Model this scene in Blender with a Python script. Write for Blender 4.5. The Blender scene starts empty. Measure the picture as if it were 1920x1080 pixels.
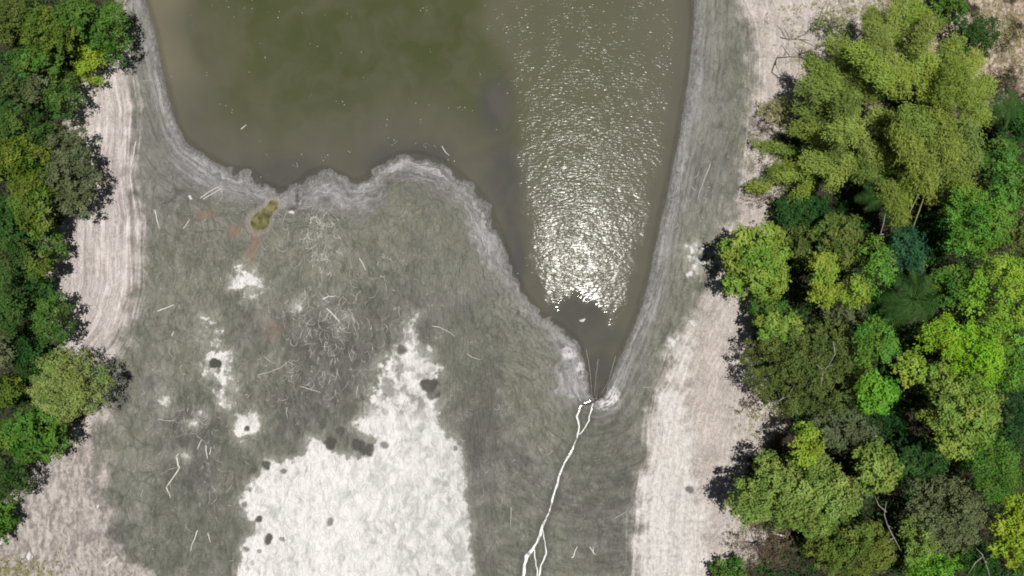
import bpy, math, random
import numpy as np
from mathutils import Vector

# ------------------------------------------------------------------ camera, sky, sun, exposure
SC = bpy.context.scene
COL = SC.collection
H = 60.0            # drone height over the water, metres
S = 0.04            # metres on the ground per photograph pixel (1920 wide)

cam_d = bpy.data.cameras.new("camera")
cam_d.sensor_width = 36.0
cam_d.lens = 36.0 * H / (1920 * S)
cam_d.clip_start = 0.5
cam_d.clip_end = 3000.0
cam = bpy.data.objects.new("camera", cam_d)
cam.location = (0, 0, H)
cam.rotation_euler = (0, 0, 0)
COL.objects.link(cam)
SC.camera = cam

SUN_VEC = Vector((math.tan(math.radians(4.7)), math.tan(math.radians(1.6)), 1.0)).normalized()
world = bpy.data.worlds.new("World")
SC.world = world
world.use_nodes = True
wn = world.node_tree
sky = wn.nodes.new("ShaderNodeTexSky")
sky.sky_type = 'NISHITA'
sky.sun_disc = False
sky.air_density = 0.4
sky.dust_density = 1.0
sky.ozone_density = 0.0
sky.sun_elevation = math.asin(SUN_VEC.z)
sky.sun_rotation = math.atan2(SUN_VEC.x, SUN_VEC.y)
bgn = [n for n in wn.nodes if n.type == 'BACKGROUND'][0]
wn.links.new(sky.outputs[0], bgn.inputs[0])
bgn.inputs[1].default_value = 0.05

sun_d = bpy.data.lights.new("sun", 'SUN')
sun_d.energy = 5.0
sun_d.angle = math.radians(0.5)
sun_d.color = (1.0, 0.965, 0.91)
sun = bpy.data.objects.new("sun", sun_d)
sun.rotation_euler = (-SUN_VEC).to_track_quat('-Z', 'Y').to_euler()
sun.location = (0, 0, 90)
COL.objects.link(sun)

SC.view_settings.view_transform = 'Standard'
SC.view_settings.look = 'None'
SC.view_settings.exposure = 0.1
SC.view_settings.gamma = 1.0
SC.cycles.use_denoising = True
SC.cycles.filter_width = 1.9
SC.cycles.max_bounces = 6
SC.cycles.transparent_max_bounces = 6

rng = np.random.default_rng(7)
R = random.Random(11)

# ------------------------------------------------------------------ small helpers
def wx(px, z=0.0): return (px - 960.0) * S * (1 - z / H)
def wy(py, z=0.0): return (540.0 - py) * S * (1 - z / H)

def mesh_np(name, verts, faces, mat=None, attrs=None, smooth=False):
    verts = np.asarray(verts, np.float32).reshape(-1, 3)
    faces = np.asarray(faces, np.int32)
    me = bpy.data.meshes.new(name)
    k = faces.shape[1]
    me.vertices.add(len(verts)); me.vertices.foreach_set("co", verts.ravel())
    me.loops.add(faces.size); me.loops.foreach_set("vertex_index", faces.ravel())
    me.polygons.add(len(faces))
    me.polygons.foreach_set("loop_start", np.arange(0, faces.size, k, dtype=np.int32))
    if smooth:
        me.polygons.foreach_set("use_smooth", np.ones(len(faces), bool))
    for an, av in (attrs or {}).items():
        a = me.attributes.new(an, 'FLOAT', 'POINT')
        a.data.foreach_set("value", np.asarray(av, np.float32))
    me.update(calc_edges=True)
    if mat is not None: me.materials.append(mat)
    return me

def link(name, data, parent=None, loc=None, **props):
    o = bpy.data.objects.new(name, data)
    COL.objects.link(o)
    if parent is not None: o.parent = parent
    if loc is not None: o.location = loc
    for k, v in props.items(): o[k] = v
    return o

def tube(pts, radii, sides=6):
    """tapered closed tube through pts -> verts, quads (caps as degenerate-free fans of quads)"""
    pts = np.asarray(pts, float); n = len(pts)
    radii = np.asarray(radii, float)
    t = np.gradient(pts, axis=0)
    t /= np.linalg.norm(t, axis=1)[:, None] + 1e-9
    up = np.array([0, 0, 1.0]) if abs(t[0, 2]) < .8 else np.array([1.0, 0, 0])
    V = []
    for i in range(n):
        a = np.cross(t[i], up); a /= np.linalg.norm(a) + 1e-9
        b = np.cross(a, t[i])
        for k in range(sides):
            th = 2 * math.pi * k / sides
            V.append(pts[i] + radii[i] * (math.cos(th) * a + math.sin(th) * b))
    F = []
    for i in range(n - 1):
        for k in range(sides):
            k2 = (k + 1) % sides
            F.append((i * sides + k, i * sides + k2, (i + 1) * sides + k2, (i + 1) * sides + k))
    if sides == 6:
        F += [(0, 3, 2, 1), (0, 5, 4, 3)]
        b = (n - 1) * sides
        F += [(b, b + 1, b + 2, b + 3), (b, b + 3, b + 4, b + 5)]
    elif sides == 4:
        b = (n - 1) * sides
        F += [(0, 3, 2, 1), (b, b + 1, b + 2, b + 3)]
    return np.array(V), np.array(F)

def join(parts):
    V, F, o = [], [], 0
    for v, f in parts:
        V.append(v); F.append(f + o); o += len(v)
    return np.vstack(V), np.vstack(F)

class Perlin:
    def __init__(self, seed):
        r = np.random.default_rng(seed)
        self.p = r.permutation(512)
        a = r.uniform(0, 2 * np.pi, 512); self.gx, self.gy = np.cos(a), np.sin(a)
    def __call__(self, x, y):
        xi = np.floor(x).astype(int); yi = np.floor(y).astype(int)
        xf = x - xi; yf = y - yi
        u = xf * xf * xf * (xf * (xf * 6 - 15) + 10); v = yf * yf * yf * (yf * (yf * 6 - 15) + 10)
        def g(i, j):
            h = self.p[(self.p[(xi + i) & 511] + yi + j) & 511]
            return self.gx[h] * (xf - i) + self.gy[h] * (yf - j)
        a = g(0, 0); b = g(1, 0); c = g(0, 1); d = g(1, 1)
        return (a + u * (b - a)) * (1 - v) + (c + u * (d - c)) * v
    def fbm(self, x, y, oct=4):
        s = 0; amp = 1
        for i in range(oct):
            s = s + amp * self(x * 2 ** i + 17.3 * i, y * 2 ** i - 9.1 * i); amp *= .5
        return s

def sdf(poly, X, Y):
    """signed distance (pixels), positive inside"""
    P = np.array(poly, float); Q = np.roll(P, -1, axis=0)
    d = np.full(X.shape, 1e18); inside = np.zeros(X.shape, bool)
    for (ax, ay), (bx, by) in zip(P, Q):
        ex, ey = bx - ax, by - ay
        t = np.clip(((X - ax) * ex + (Y - ay) * ey) / (ex * ex + ey * ey + 1e-9), 0, 1)
        d = np.minimum(d, (X - ax - t * ex) ** 2 + (Y - ay - t * ey) ** 2)
        c = ((ay > Y) != (by > Y))
        with np.errstate(divide='ignore', invalid='ignore'):
            xi = ax + (Y - ay) * ex / (ey if ey else 1e-9)
        inside ^= c & (X < xi)
    return np.where(inside, 1, -1) * np.sqrt(d)

# ------------------------------------------------------------------ node helpers
class NT:
    def __init__(self, name):
        self.m = bpy.data.materials.new(name)
        self.m.use_nodes = True
        self.t = self.m.node_tree
        self.out = [n for n in self.t.nodes if n.type == 'OUTPUT_MATERIAL'][0]
        self.bsdf = [n for n in self.t.nodes if n.type == 'BSDF_PRINCIPLED'][0]
    def put(self, sock, v):
        if v is None: return
        if hasattr(v, 'is_output'): self.t.links.new(v, sock)
        elif isinstance(v, (tuple, list)):
            v = tuple(v)
            if len(sock.default_value) == 4 and len(v) == 3: v = v + (1,)
            sock.default_value = v
        else: sock.default_value = v
    def node(self, typ, ins=None, **props):
        n = self.t.nodes.new(typ)
        for k, v in props.items(): setattr(n, k, v)
        for k, v in (ins or {}).items(): self.put(n.inputs[k], v)
        return n
    def math(self, op, a, b=None, c=None, clamp=False):
        n = self.node('ShaderNodeMath', operation=op); n.use_clamp = clamp
        self.put(n.inputs[0], a); self.put(n.inputs[1], b) if b is not None else None
        if c is not None: self.put(n.inputs[2], c)
        return n.outputs[0]
    def add(self, a, b): return self.math('ADD', a, b)
    def mul(self, a, b): return self.math('MULTIPLY', a, b)
    def sub(self, a, b): return self.math('SUBTRACT', a, b)
    def step(self, x, lo, hi, t0=0.0, t1=1.0):
        n = self.node('ShaderNodeMapRange', interpolation_type='SMOOTHSTEP')
        self.put(n.inputs[0], x); n.inputs[1].default_value = lo; n.inputs[2].default_value = hi
        n.inputs[3].default_value = t0; n.inputs[4].default_value = t1
        return n.outputs[0]
    def mix(self, f, a, b, blend='MIX'):
        n = self.node('ShaderNodeMix', data_type='RGBA', blend_type=blend)
        self.put(n.inputs[0], f); self.put(n.inputs[6], a); self.put(n.inputs[7], b)
        return n.outputs[2]
    def noise(self, vec, scale, detail=4, rough=.55, dist=0.0):
        n = self.node('ShaderNodeTexNoise', {'Vector': vec, 'Scale': scale, 'Detail': detail, 'Roughness': rough, 'Distortion': dist})
        return n.outputs[0]
    def pos(self): return self.node('ShaderNodeNewGeometry').outputs['Position']
    def scl(self, v, s):
        n = self.node('ShaderNodeVectorMath', operation='MULTIPLY'); self.put(n.inputs[0], v); n.inputs[1].default_value = s
        return n.outputs[0]
    def vadd(self, v, w):
        n = self.node('ShaderNodeVectorMath', operation='ADD'); self.put(n.inputs[0], v); self.put(n.inputs[1], w)
        return n.outputs[0]
    def xyz(self, x, y, z=0.0):
        n = self.node('ShaderNodeCombineXYZ'); self.put(n.inputs[0], x); self.put(n.inputs[1], y); self.put(n.inputs[2], z)
        return n.outputs[0]
    def sep(self, v):
        n = self.node('ShaderNodeSeparateXYZ', {0: v}); return n.outputs
    def attr(self, name): return self.node('ShaderNodeAttribute', attribute_name=name).outputs['Fac']
    def ridge(self, n, w):          # thin lines where the noise crosses 0.5
        return self.step(self.math('ABSOLUTE', self.sub(n, .5)), 0.0, w, 1.0, 0.0)
    def done(self, color, rough=.9, spec=.3, bump=None, bdist=1.0):
        b = self.bsdf
        self.put(b.inputs['Base Color'], color); self.put(b.inputs['Roughness'], rough)
        self.put(b.inputs['Specular IOR Level'], spec)
        if bump is not None:
            n = self.node('ShaderNodeBump', {'Strength': 1.0, 'Distance': bdist, 'Height': bump})
            self.t.links.new(n.outputs[0], b.inputs['Normal'])
        return self.m

# ------------------------------------------------------------------ layout of the ground (photograph pixels at ground level)
WATER = [(272,-1500),(268,-300),(272,0),(290,60),(304,130),(317,190),(330,232),(352,270),(385,294),(405,306),(432,320),(468,322),
 (490,345),(522,359),(548,353),(562,344),(580,328),(612,320),(640,330),(665,343),(690,335),(705,315),(730,300),(757,291),(792,292),
 (830,306),(862,330),(892,356),(916,392),(938,445),(955,495),(978,548),(1012,590),(1050,614),(1082,642),(1098,680),(1104,722),
 (1118,746),(1132,738),(1146,712),(1160,676),(1180,632),(1199,587),(1211,548),(1221,505),(1236,431),(1247,385),(1259,325),(1273,262),
 (1284,193),(1295,123),(1301,45),(1302,0),(1304,-300),(1320,-1500)]
SAND_L = [(-4000,-3000),(215,-3000),(228,-300),(236,60),(246,130),(258,205),(256,260),(251,330),(261,400),(261,470),(262,540),(248,600),
 (228,648),(205,672),(215,760),(196,800),(206,850),(196,915),(205,985),(250,1040),(300,1090),(340,1300),(300,6000),(-4000,6000)]
SAND_R = [(6000,-3000),(1340,-3000),(1362,-300),(1378,0),(1402,50),(1410,110),(1408,180),(1404,240),(1396,300),(1388,350),(1374,400),
 (1350,440),(1340,500),(1322,545),(1300,585),(1272,625),(1254,660),(1242,699),(1223,734),(1215,788),(1211,847),(1199,886),(1192,932),
 (1188,991),(1186,1049),(1183,1120),(1180,1400),(1200,6000),(6000,6000)]
CRUST = [(453,1300),(453,1080),(458,1013),(489,995),(484,978),(467,955),(449,938),(471,911),(493,884),(498,862),(533,867),(578,849),
 (587,822),(609,822),(631,849),(658,858),(693,855),(707,822),(662,795),(689,773),(702,733),(711,693),(733,667),(747,640),(760,627),
 (750,612),(774,588),(787,640),(813,671),(827,693),(818,735),(829,760),(822,796),(838,826),(858,822),(867,849),(871,889),(878,956),(884,1044),(890,1090),(902,1300)]
WHITE_R = [(1268,640),(1300,618),(1318,640),(1296,668),(1290,720),(1296,790),(1300,860),(1306,930),(1330,990),(1320,1050),(1310,1300),(1180,1300),
 (1184,1080),(1188,991),(1192,932),(1199,886),(1211,847),(1215,788),(1223,734),(1242,699),(1254,660)]
FOREST_R = [(6000,-3000),(1560,-3000),(1560,-200),(1640,30),(1560,110),(1480,190),(1440,260),(1440,340),(1480,400),(1400,440),(1365,480),(1370,540),
 (1420,570),(1395,620),(1400,700),(1440,760),(1450,800),(1390,850),(1365,900),(1380,960),(1420,1000),(1380,1050),(1340,1090),(1340,1400),(1400,6000),(6000,6000)]
FOREST_L = [(-4000,-3000),(190,-3000),(200,-200),(235,40),(225,100),(170,150),(140,200),(140,250),(175,300),(180,360),(130,420),(108,450),(112,560),
 (125,640),(170,680),(200,720),(170,790),(130,820),(90,870),(30,940),(10,1010),(-40,1040),(-200,1100),(-4000,1400)]
# small white patches (x, y, radius) and round fish-nest pits (x, y, radius, depth 0..1)
PATCH = [(452,522,15),(474,530,17),(468,552,14),(447,536,10),(392,590,9),(398,604,6),(404,622,7),(405,645,9),(410,672,22),(402,692,14),(424,690,16),
 (430,716,15),(420,735,12),(442,728,10),(428,755,8),(462,796,20),(452,812,11),(472,788,13),(320,753,11),(326,745,6),(380,775,6),(372,790,5),
 (560,576,7),(1296,462,8),(1308,470,11),(1300,482,9),(1312,492,7),(1304,503,9),(1296,512,5),(1285,462,5),(1262,645,10),(1302,600,6),(350,852,4)]
PITS = [(501,870,9,1),(535,881,6,.8),(622,829,11,1),(676,834,15,.9),(692,842,13,.9),(722,833,8,.8),(697,893,8,.45),(488,970,8,1),(507,1004,8,1),
 (505,1012,6,1),(533,1008,6,.7),(621,975,8,.75),(465,1026,7,.8),(490,1030,5,.7),(584,968,4,.5),(489,915,8,.45),(462,944,7,.8),(842,933,6,.55),(854,838,5,.7),
 (643,1041,7,.4),(567,938,7,.35),(724,773,9,.55),(718,744,8,.6),(769,735,10,.3),(755,655,9,.75),(771,691,8,.6),(804,722,17,1),(812,738,13,.9),(640,806,8,.7),
 (467,802,6,1),(409,680,12,1.3),(786,668,9,.5),(742,690,8,.5),(760,712,6,.4),(812,690,7,.5),(790,800,9,.45),(805,845,11,.35),(715,900,14,.3),(745,880,8,.3),
 (1258,670,5,.7),(1257,686,5,.6),(1288,718,9,.6),(1289,915,8,.85),(1318,484,8,.8),(1278,640,6,.4),(520,900,5,.3),(600,905,5,.25),(820,900,8,.35),(838,905,7,.4),
 (660,925,8,.25),(560,1050,6,.3),(700,1010,6,.25),(476,1052,5,.6),(468,1062,4,.6)]
STAIN = [(442,434,14,11),(480,452,11,20),(472,476,9,22),(388,402,20,8),(510,618,20,26),(498,580,10,14),(690,842,14,8)]
GREENT = [(560,500,120,60),(860,420,90,70),(520,470,60,50),(1005,690,60,80),(1060,820,60,60),(740,400,110,60),(250,860,60,100),(1260,560,50,120)]
WETD = [(557,366,3,22),(549,391,9,4),(1120,690,18,60)]

LIGHT = [(300,330,50,130),(440,370,100,60),(620,430,140,70),(250,880,45,120),(1350,120,60,240),(1320,400,50,120),(860,520,60,80),(1040,740,70,70),(330,560,50,90)]
DARKM = [(400,890,80,170),(560,750,120,55),(900,780,40,120),(1130,900,60,150),(620,640,110,50),(1100,470,10,10),(330,960,60,90),(700,560,80,50)]
def axis(lo, hi, step, far):
    core = np.arange(lo, hi + step, step)
    out, d = [], step
    v = core[0]
    while v > -far:
        d *= 1.25; v -= d; out.append(v)
    out2, d = [], step
    v = core[-1]
    while v < far:
        d *= 1.25; v += d; out2.append(v)
    return np.concatenate([out[::-1], core, out2])
gxs = axis(-60, 1980, 2.5, 14000); gys = axis(-60, 1140, 2.5, 14000)
nx, ny = len(gxs), len(gys)
GX, GY = np.meshgrid(gxs, gys)                # rows = y
ci = np.unique(np.r_[np.arange(0, nx, 4), nx - 1]); cj = np.unique(np.r_[np.arange(0, ny, 4), ny - 1])
CX, CY = np.meshgrid(gxs[ci], gys[cj])
def field(polys):
    f = None
    for p in polys:
        s = sdf(p, CX, CY); f = s if f is None else np.maximum(f, s)
    tmp = np.empty((len(cj), nx))
    for r in range(len(cj)): tmp[r] = np.interp(gxs, gxs[ci], f[r])
    o = np.empty((ny, nx))
    for c in range(nx): o[:, c] = np.interp(gys, gys[cj], tmp[:, c])
    return o * S                              # metres
pn = Perlin(3); pn2 = Perlin(5)
warp = pn.fbm(GX / 40, GY / 40, 4)
warp2 = pn2.fbm(GX / 14, GY / 14, 3)
near = np.exp(-np.maximum(0, np.abs(GX - 960) - 1100) / 400) * np.exp(-np.maximum(0, np.abs(GY - 540) - 700) / 400)
# shoreline is ragged in the middle (trodden mud), clean along both sides
rag = np.clip((GX - 370) / 60, 0, 1) * np.clip((1120 - GX) / 60, 0, 1)
sd_water = -field([WATER]) + (warp * (.10 + .45 * rag) + warp2 * (.05 + .22 * rag)) * near
sd_sand0 = field([SAND_L, SAND_R])
sd_sand = sd_sand0 + warp * .5 * near
flow = -field([WATER])
fw = np.clip((flow - 1.0) / 2.5, 0, 1) * np.clip((930 - GX) / 160, 0, 1)
flow = flow * (1 - fw) + fw * (GX * S + warp * .5 + 40)
sd_forest = field([FOREST_L, FOREST_R]) + warp * .6 * near
sd_crust = np.maximum(field([CRUST]), -6)
for x, y, r in PATCH:
    sd_crust = np.maximum(sd_crust, (r - np.hypot(GX - x, GY - y)) * S * .9)
sd_crust = sd_crust + (warp * .25 + warp2 * .28) * near
white_r = field([WHITE_R])
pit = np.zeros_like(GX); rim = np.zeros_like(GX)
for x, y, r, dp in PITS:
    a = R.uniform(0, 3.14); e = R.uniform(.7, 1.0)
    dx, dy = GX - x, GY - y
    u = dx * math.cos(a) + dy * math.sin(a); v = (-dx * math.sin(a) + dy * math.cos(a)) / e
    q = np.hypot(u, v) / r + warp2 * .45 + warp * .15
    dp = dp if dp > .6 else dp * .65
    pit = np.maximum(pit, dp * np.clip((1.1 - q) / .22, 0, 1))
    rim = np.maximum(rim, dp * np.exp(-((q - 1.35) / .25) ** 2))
def blobs(L):
    f = np.zeros_like(GX)
    for x, y, a, b in L:
        q = np.hypot((GX - x) / a, (GY - y) / b) + warp * .5 + warp2 * .3
        f = np.maximum(f, np.clip((1.25 - q) / .7, 0, 1))
    return f
stain = np.maximum(blobs(STAIN[:4]), .45 * blobs(STAIN[4:])); greent = blobs(GREENT); wetd = blobs(WETD)
lilac = blobs([(440,345,85,42),(640,365,100,46),(360,330,40,40),(905,410,30,70),(1075,700,40,50),(790,320,60,30)])
plates = blobs([(345,345,60,80),(380,420,50,50),(250,890,55,140),(300,1000,60,80),(330,600,40,60)])
tipw = blobs([(1132,756,24,14),(1150,742,12,20),(1066,664,14,12),(1088,690,8,16)])
light = blobs(LIGHT) - blobs(DARKM)
POOL = [(508,375),(520,377),(523,387),(513,397),(507,408),(507,420),(499,432),(484,437),(471,432),(467,418),(471,405),(483,397),(497,391),(503,383)]
sd_pool = np.maximum(field([POOL]), -3) 
# stream channel
STREAM = [(1108,752,3),(1094,757,4),(1087,764,5),(1082,781,5),(1086,800,4),(1083,819,4),(1071,847,5),(1059,866,6),(1048,893,7),(1038,928,6),(1028,963,4),
 (1017,983,7),(1013,1002,8),(999,1026,10),(988,1041,11),(983,1062,10),(980,1090,10),(972,1140,10)]
STREAM_B = [(1112,756,2),(1108,768,3),(1104,788,3),(1096,803,3),(1087,815,2)]
STREAM_C = [(1018,990,2.5),(1020,1008,3),(1024,1037,4),(1013,1062,5),(1008,1090,6),(1000,1140,6)]
STREAM_D = [(1001,1028,3),(1004,1045,3),(1007,1066,3.5),(1006,1092,4)]
chan = np.full(GX.shape, 99.0)
for path in (STREAM, STREAM_B, STREAM_C, STREAM_D):
    for (ax, ay, aw), (bx, by, bw) in zip(path[:-1], path[1:]):
        ex, ey = bx - ax, by - ay
        t = np.clip(((GX - ax) * ex + (GY - ay) * ey) / (ex * ex + ey * ey), 0, 1)
        chan = np.minimum(chan, np.hypot(GX - ax - t * ex, GY - ay - t * ey) - (aw + (bw - aw) * t) / 2)
chan *= S
# height
h = np.where(sd_water > 0, .025 * np.minimum(sd_water, 16) + .03 * (1 - np.exp(-np.maximum(sd_water, 0) * 3)), .09 * np.maximum(sd_water, -9))
h = h + .30 * (1 - np.exp(-np.maximum(sd_sand, 0) / 1.6))
h = h + .35 * (1 - np.exp(-np.maximum(sd_forest, 0) / 3.0))
h = h + np.where(sd_water > .1, (warp * .035 + warp2 * .02) * np.clip(sd_water, 0, 1) * near, 0)
strand = .018 * pn(sd_sand * 4.5, GY * .004) * np.clip((sd_sand + .5) / 1.0, 0, 1) * np.clip((2.6 - sd_forest) / 2.6, 0, 1)
h = h + strand * near
h = h + .02 * np.clip((sd_crust + .05) / .15, 0, 1) - .085 * pit + .02 * rim
sd_pool = sd_pool + warp2 * .10
h = h - .14 * np.clip((sd_pool + .10) / .30, 0, 1)
h = h - .05 * np.clip((.12 - chan) / .2, 0, 1)
h = h - .04 * wetd * (sd_water > 0)
hgt = h

def ground_z(px, py):
    i = int(np.clip(np.searchsorted(gxs, px) - 1, 0, nx - 2)); j = int(np.clip(np.searchsorted(gys, py) - 1, 0, ny - 2))
    u = (px - gxs[i]) / (gxs[i + 1] - gxs[i]); v = (py - gys[j]) / (gys[j + 1] - gys[j])
    return float((h[j, i] * (1 - u) + h[j, i + 1] * u) * (1 - v) + (h[j + 1, i] * (1 - u) + h[j + 1, i + 1] * u) * v)

# ------------------------------------------------------------------ ground material
def ground_material():
    g = NT("dried_pond_bed")
    P = g.pos(); X, Y, _ = g.sep(P)
    sds, sdc, sdf_, sdw = g.attr("sd_sand"), g.attr("sd_crust"), g.attr("sd_forest"), g.attr("sd_water")
    nb = g.noise(P, .10, 3); nm = g.noise(P, .75, 6, .6); nf = g.noise(P, 3.2, 5, .65)
    flow = g.attr("flow")
    grain = g.noise(g.xyz(g.mul(flow, 5.0), g.mul(Y, 1.0), g.mul(X, 1.0)), 1.0, 4, .62)
    wv = g.node('ShaderNodeTexNoise', {'Vector': P, 'Scale': .9, 'Detail': 2.0}).outputs[1]
    Pw = g.vadd(P, g.scl(wv, (1.1, 1.1, 0)))
    fil = g.ridge(g.noise(g.scl(Pw, (1.25, .8, 1)), 2.3, 2.5, .5), .028)
    fil2 = g.ridge(g.noise(g.scl(Pw, (.8, 1.1, 1)), 4.6, 2, .5), .04)
    dk = g.ridge(g.noise(g.scl(Pw, (1.5, .55, 1)), 1.5, 3, .55), .03)
    vor = g.node('ShaderNodeTexVoronoi', {'Vector': Pw, 'Scale': .62}, feature='DISTANCE_TO_EDGE').outputs['Distance']
    crack = g.mul(g.step(vor, 0.0, .06, 1.0, 0.0), g.math('MAXIMUM', g.mul(g.step(nb, .45, .6), .6), g.attr('plates')))
    # grey-green mud
    lt = g.attr("light")
    blot = g.noise(Pw, .38, 5, .6)
    mud = g.mix(g.step(g.add(nm, g.mul(lt, .12)), .30, .70), (.076, .077, .066), (.145, .145, .128))
    mud = g.mix(g.step(blot, .56, .38, 0, .45), mud, (.074, .072, .064))
    mud = g.mix(g.step(g.add(blot, g.mul(lt, .10)), .52, .72, 0, .6), mud, (.195, .193, .176))
    mud = g.mix(g.step(nb, .36, .60, .1, .65), mud, (.120, .125, .086))
    mud = g.mix(g.mul(g.attr("greent"), .45), mud, (.140, .146, .104))
    mud = g.mix(g.step(grain, .28, .72), g.mix(.20, mud, (.03, .029, .026)), g.mix(.10, mud, (.27, .26, .24)))
    lump = g.noise(g.xyz(g.mul(flow, 1.9), g.mul(Y, .8), g.mul(X, .8)), 1.0, 4, .62, .6)
    mud = g.mix(g.step(lump, .36, .64), g.mix(.17, mud, (.035, .034, .03)), g.mix(.14, mud, (.33, .32, .295)))
    mud = g.mix(g.mul(dk, .20), mud, (.035, .034, .032))
    mud = g.mix(g.mul(crack, .42), mud, (.035, .034, .032))
    midm = g.step(sdw, 1.5, 5.0)
    mud = g.mix(g.mul(g.mul(fil, g.step(nm, .42, .62)), g.add(.10, g.mul(midm, .28))), mud, (.36, .35, .33))
    mud = g.mix(g.mul(g.mul(fil2, g.step(nb, .4, .6)), .12), mud, (.32, .31, .29))
    mud = g.mix(g.step(g.add(lt, g.mul(g.sub(nm, .5), 1.6)), .3, -1.2, 0, .20), mud, (.045, .044, .038))
    # strand lines that follow the banks
    sds0 = g.add(g.attr("sd_sand0"), g.mul(g.sub(nm, .5), .12))
    cont = g.noise(g.xyz(g.mul(sds0, 4.2), g.mul(Y, .16), g.mul(X, .05)), 1.0, 5, .72)
    contw = g.noise(g.xyz(g.mul(sdw, 4.5), g.mul(Y, .2), g.mul(X, .2)), 1.0, 5, .7)
    mud = g.mix(g.mul(g.step(contw, .42, .68), g.step(sdw, 3.6, .8, 0, .8)), mud, (.20, .195, .185))
    mud = g.mix(g.mul(g.step(contw, .46, .36), g.mul(g.step(sdw, 11.0, 2.0), .5)), mud, (.055, .055, .05))
    # lilac band along the water: wet sheen and highlights put into the colour
    edge = g.add(g.sub(g.add(sdw, 0.0), g.mul(g.attr('lilac'), 2.4)), g.add( g.mul(g.sub(g.noise(P, .22, 2), .5), 4.5), g.add(g.mul(g.sub(nm, .5), 3.0), g.add(g.mul(g.sub(nf, .5), .5), g.mul(g.sub(contw, .5), 1.6)))))
    lil = g.mix(g.step(g.add(g.mul(contw, .5), g.add(g.mul(nf, .25), g.mul(lump, .25))), .40, .60), (.118, .113, .111), (.255, .246, .247))
    mud = g.mix(g.mul(g.step(edge, 1.7, .2), .8), mud, lil)
    hi = g.mul(g.step(g.add(g.mul(contw, .6), g.mul(nm, .4)), .50, .62), g.mul(g.step(sdw, .08, .3), g.step(edge, 1.3, .3)))
    mud = g.mix(g.mul(hi, .55), mud, (.40, .388, .392))
    mud = g.mix(g.mul(g.attr('tipw'), g.step(g.add(g.mul(nf, .5), g.mul(contw, .5)), .40, .56)), mud, (.50, .488, .49))
    mud = g.mix(g.mul(g.step(g.attr('chan'), .55, .05), .55), mud, (.06, .06, .05))
    mud = g.mix(g.mul(g.step(g.add(sdw, g.mul(g.sub(nf, .5), .9)), .62, .02), .7), mud, (.075, .070, .066))
    mud = g.mix(g.mul(g.attr("wetd"), .8), mud, (.05, .048, .05))
    mud = g.mix(g.mul(g.attr("stain"), g.step(nf, .38, .62, .35, .85)), mud, (.190, .118, .086))
    spl = g.attr('sd_pool')
    mud = g.mix(g.mul(g.step(spl, -.42, -.10), .55), mud, (.26, .22, .19))
    # pale pinkish sand of the banks
    sand = g.mix(g.step(nm, .3, .7), (.40, .355, .342), (.56, .512, .498))
    sand = g.mix(g.mul(g.step(nb, .45, .62), .5), sand, (.54, .487, .44))
    rbank = g.step(X, 8, 12)
    sand = g.mix(g.mul(rbank, .75), sand, g.mix(g.step(nm, .3, .7), (.250, .215, .190), (.42, .368, .328)))
    sand = g.mix(g.mul(g.mul(rbank, g.step(nf, .45, .62)), .4), sand, (.52, .485, .45))
    cstr = g.step(rbank, 0, 1, .9, .34)
    sand = g.mix(g.mul(g.step(cont, .32, .62, 1.0, 0.0), cstr), sand, (.225, .198, .193))
    sand = g.mix(g.mul(g.step(cont, .54, .68), cstr), sand, (.66, .605, .595))
    sand = g.mix(g.step(grain, .25, .75, .42, 0.0), sand, (.15, .135, .13))
    sand = g.mix(g.mul(fil2, .35), sand, (.64, .60, .57))
    sand = g.mix(g.mul(g.step(nf, .36, .28), .5), sand, (.13, .115, .11))
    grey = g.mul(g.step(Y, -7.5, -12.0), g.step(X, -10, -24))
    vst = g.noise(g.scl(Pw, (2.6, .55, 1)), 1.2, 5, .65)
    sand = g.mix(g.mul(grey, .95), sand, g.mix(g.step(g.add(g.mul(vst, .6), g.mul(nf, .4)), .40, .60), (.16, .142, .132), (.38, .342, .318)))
    wr = g.step(g.add(g.attr("white_r"), g.mul(g.sub(nm, .5), 4.0)), -.3, .8)
    sand = g.mix(g.mul(wr, .7), sand, g.mix(g.step(g.add(g.mul(cont, .5), g.mul(nf, .5)), .38, .60), (.36, .345, .325), (.57, .552, .532)))
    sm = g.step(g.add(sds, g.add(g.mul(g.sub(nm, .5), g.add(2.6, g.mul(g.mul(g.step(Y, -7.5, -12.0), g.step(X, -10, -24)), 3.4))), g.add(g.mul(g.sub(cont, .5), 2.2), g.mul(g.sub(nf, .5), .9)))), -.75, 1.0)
    col = g.mix(sm, mud, sand)
    # white dried crust
    spots = g.noise(P, 1.6, 5, .7)
    spots = g.noise(g.scl(Pw, (1.5, .8, 1)), 1.3, 5, .68)
    grey_r = g.step(g.add(X, g.add(g.mul(Y, -.35), g.mul(g.sub(nb, .5), 14))), -10, 1)
    cr = g.mix(g.step(g.sub(spots, g.mul(grey_r, .06)), .33, .56), (.36, .354, .342), (.56, .553, .536))
    cr = g.mix(g.step(nb, .40, .60, 0, .55), cr, (.60, .592, .578))
    cr = g.mix(g.step(grain, .2, .55, .45, 0), cr, (.30, .295, .285))
    cr = g.mix(g.mul(dk, .08), cr, (.22, .215, .205))
    upper = g.step(Y, -10.5, -8.5)
    cr = g.mix(g.mul(g.step(g.noise(P, 1.1, 4, .6), .55, .38), g.mul(upper, .8)), cr, (.15, .147, .125))
    cr = g.mix(g.mul(g.step(g.noise(g.scl(Pw, (1.3, .7, 1)), .55, 5, .65), .56, .70), g.add(.25, g.mul(grey_r, .4))), cr, (.25, .246, .235))
    cs = g.add(sdc, g.add(g.mul(g.sub(nf, .5), .75), g.mul(g.sub(nm, .5), .9)))
    cs = g.add(cs, g.mul(g.sub(g.noise(Pw, 1.5, 4, .65), .52), g.mul(upper, 2.3)))
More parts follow.
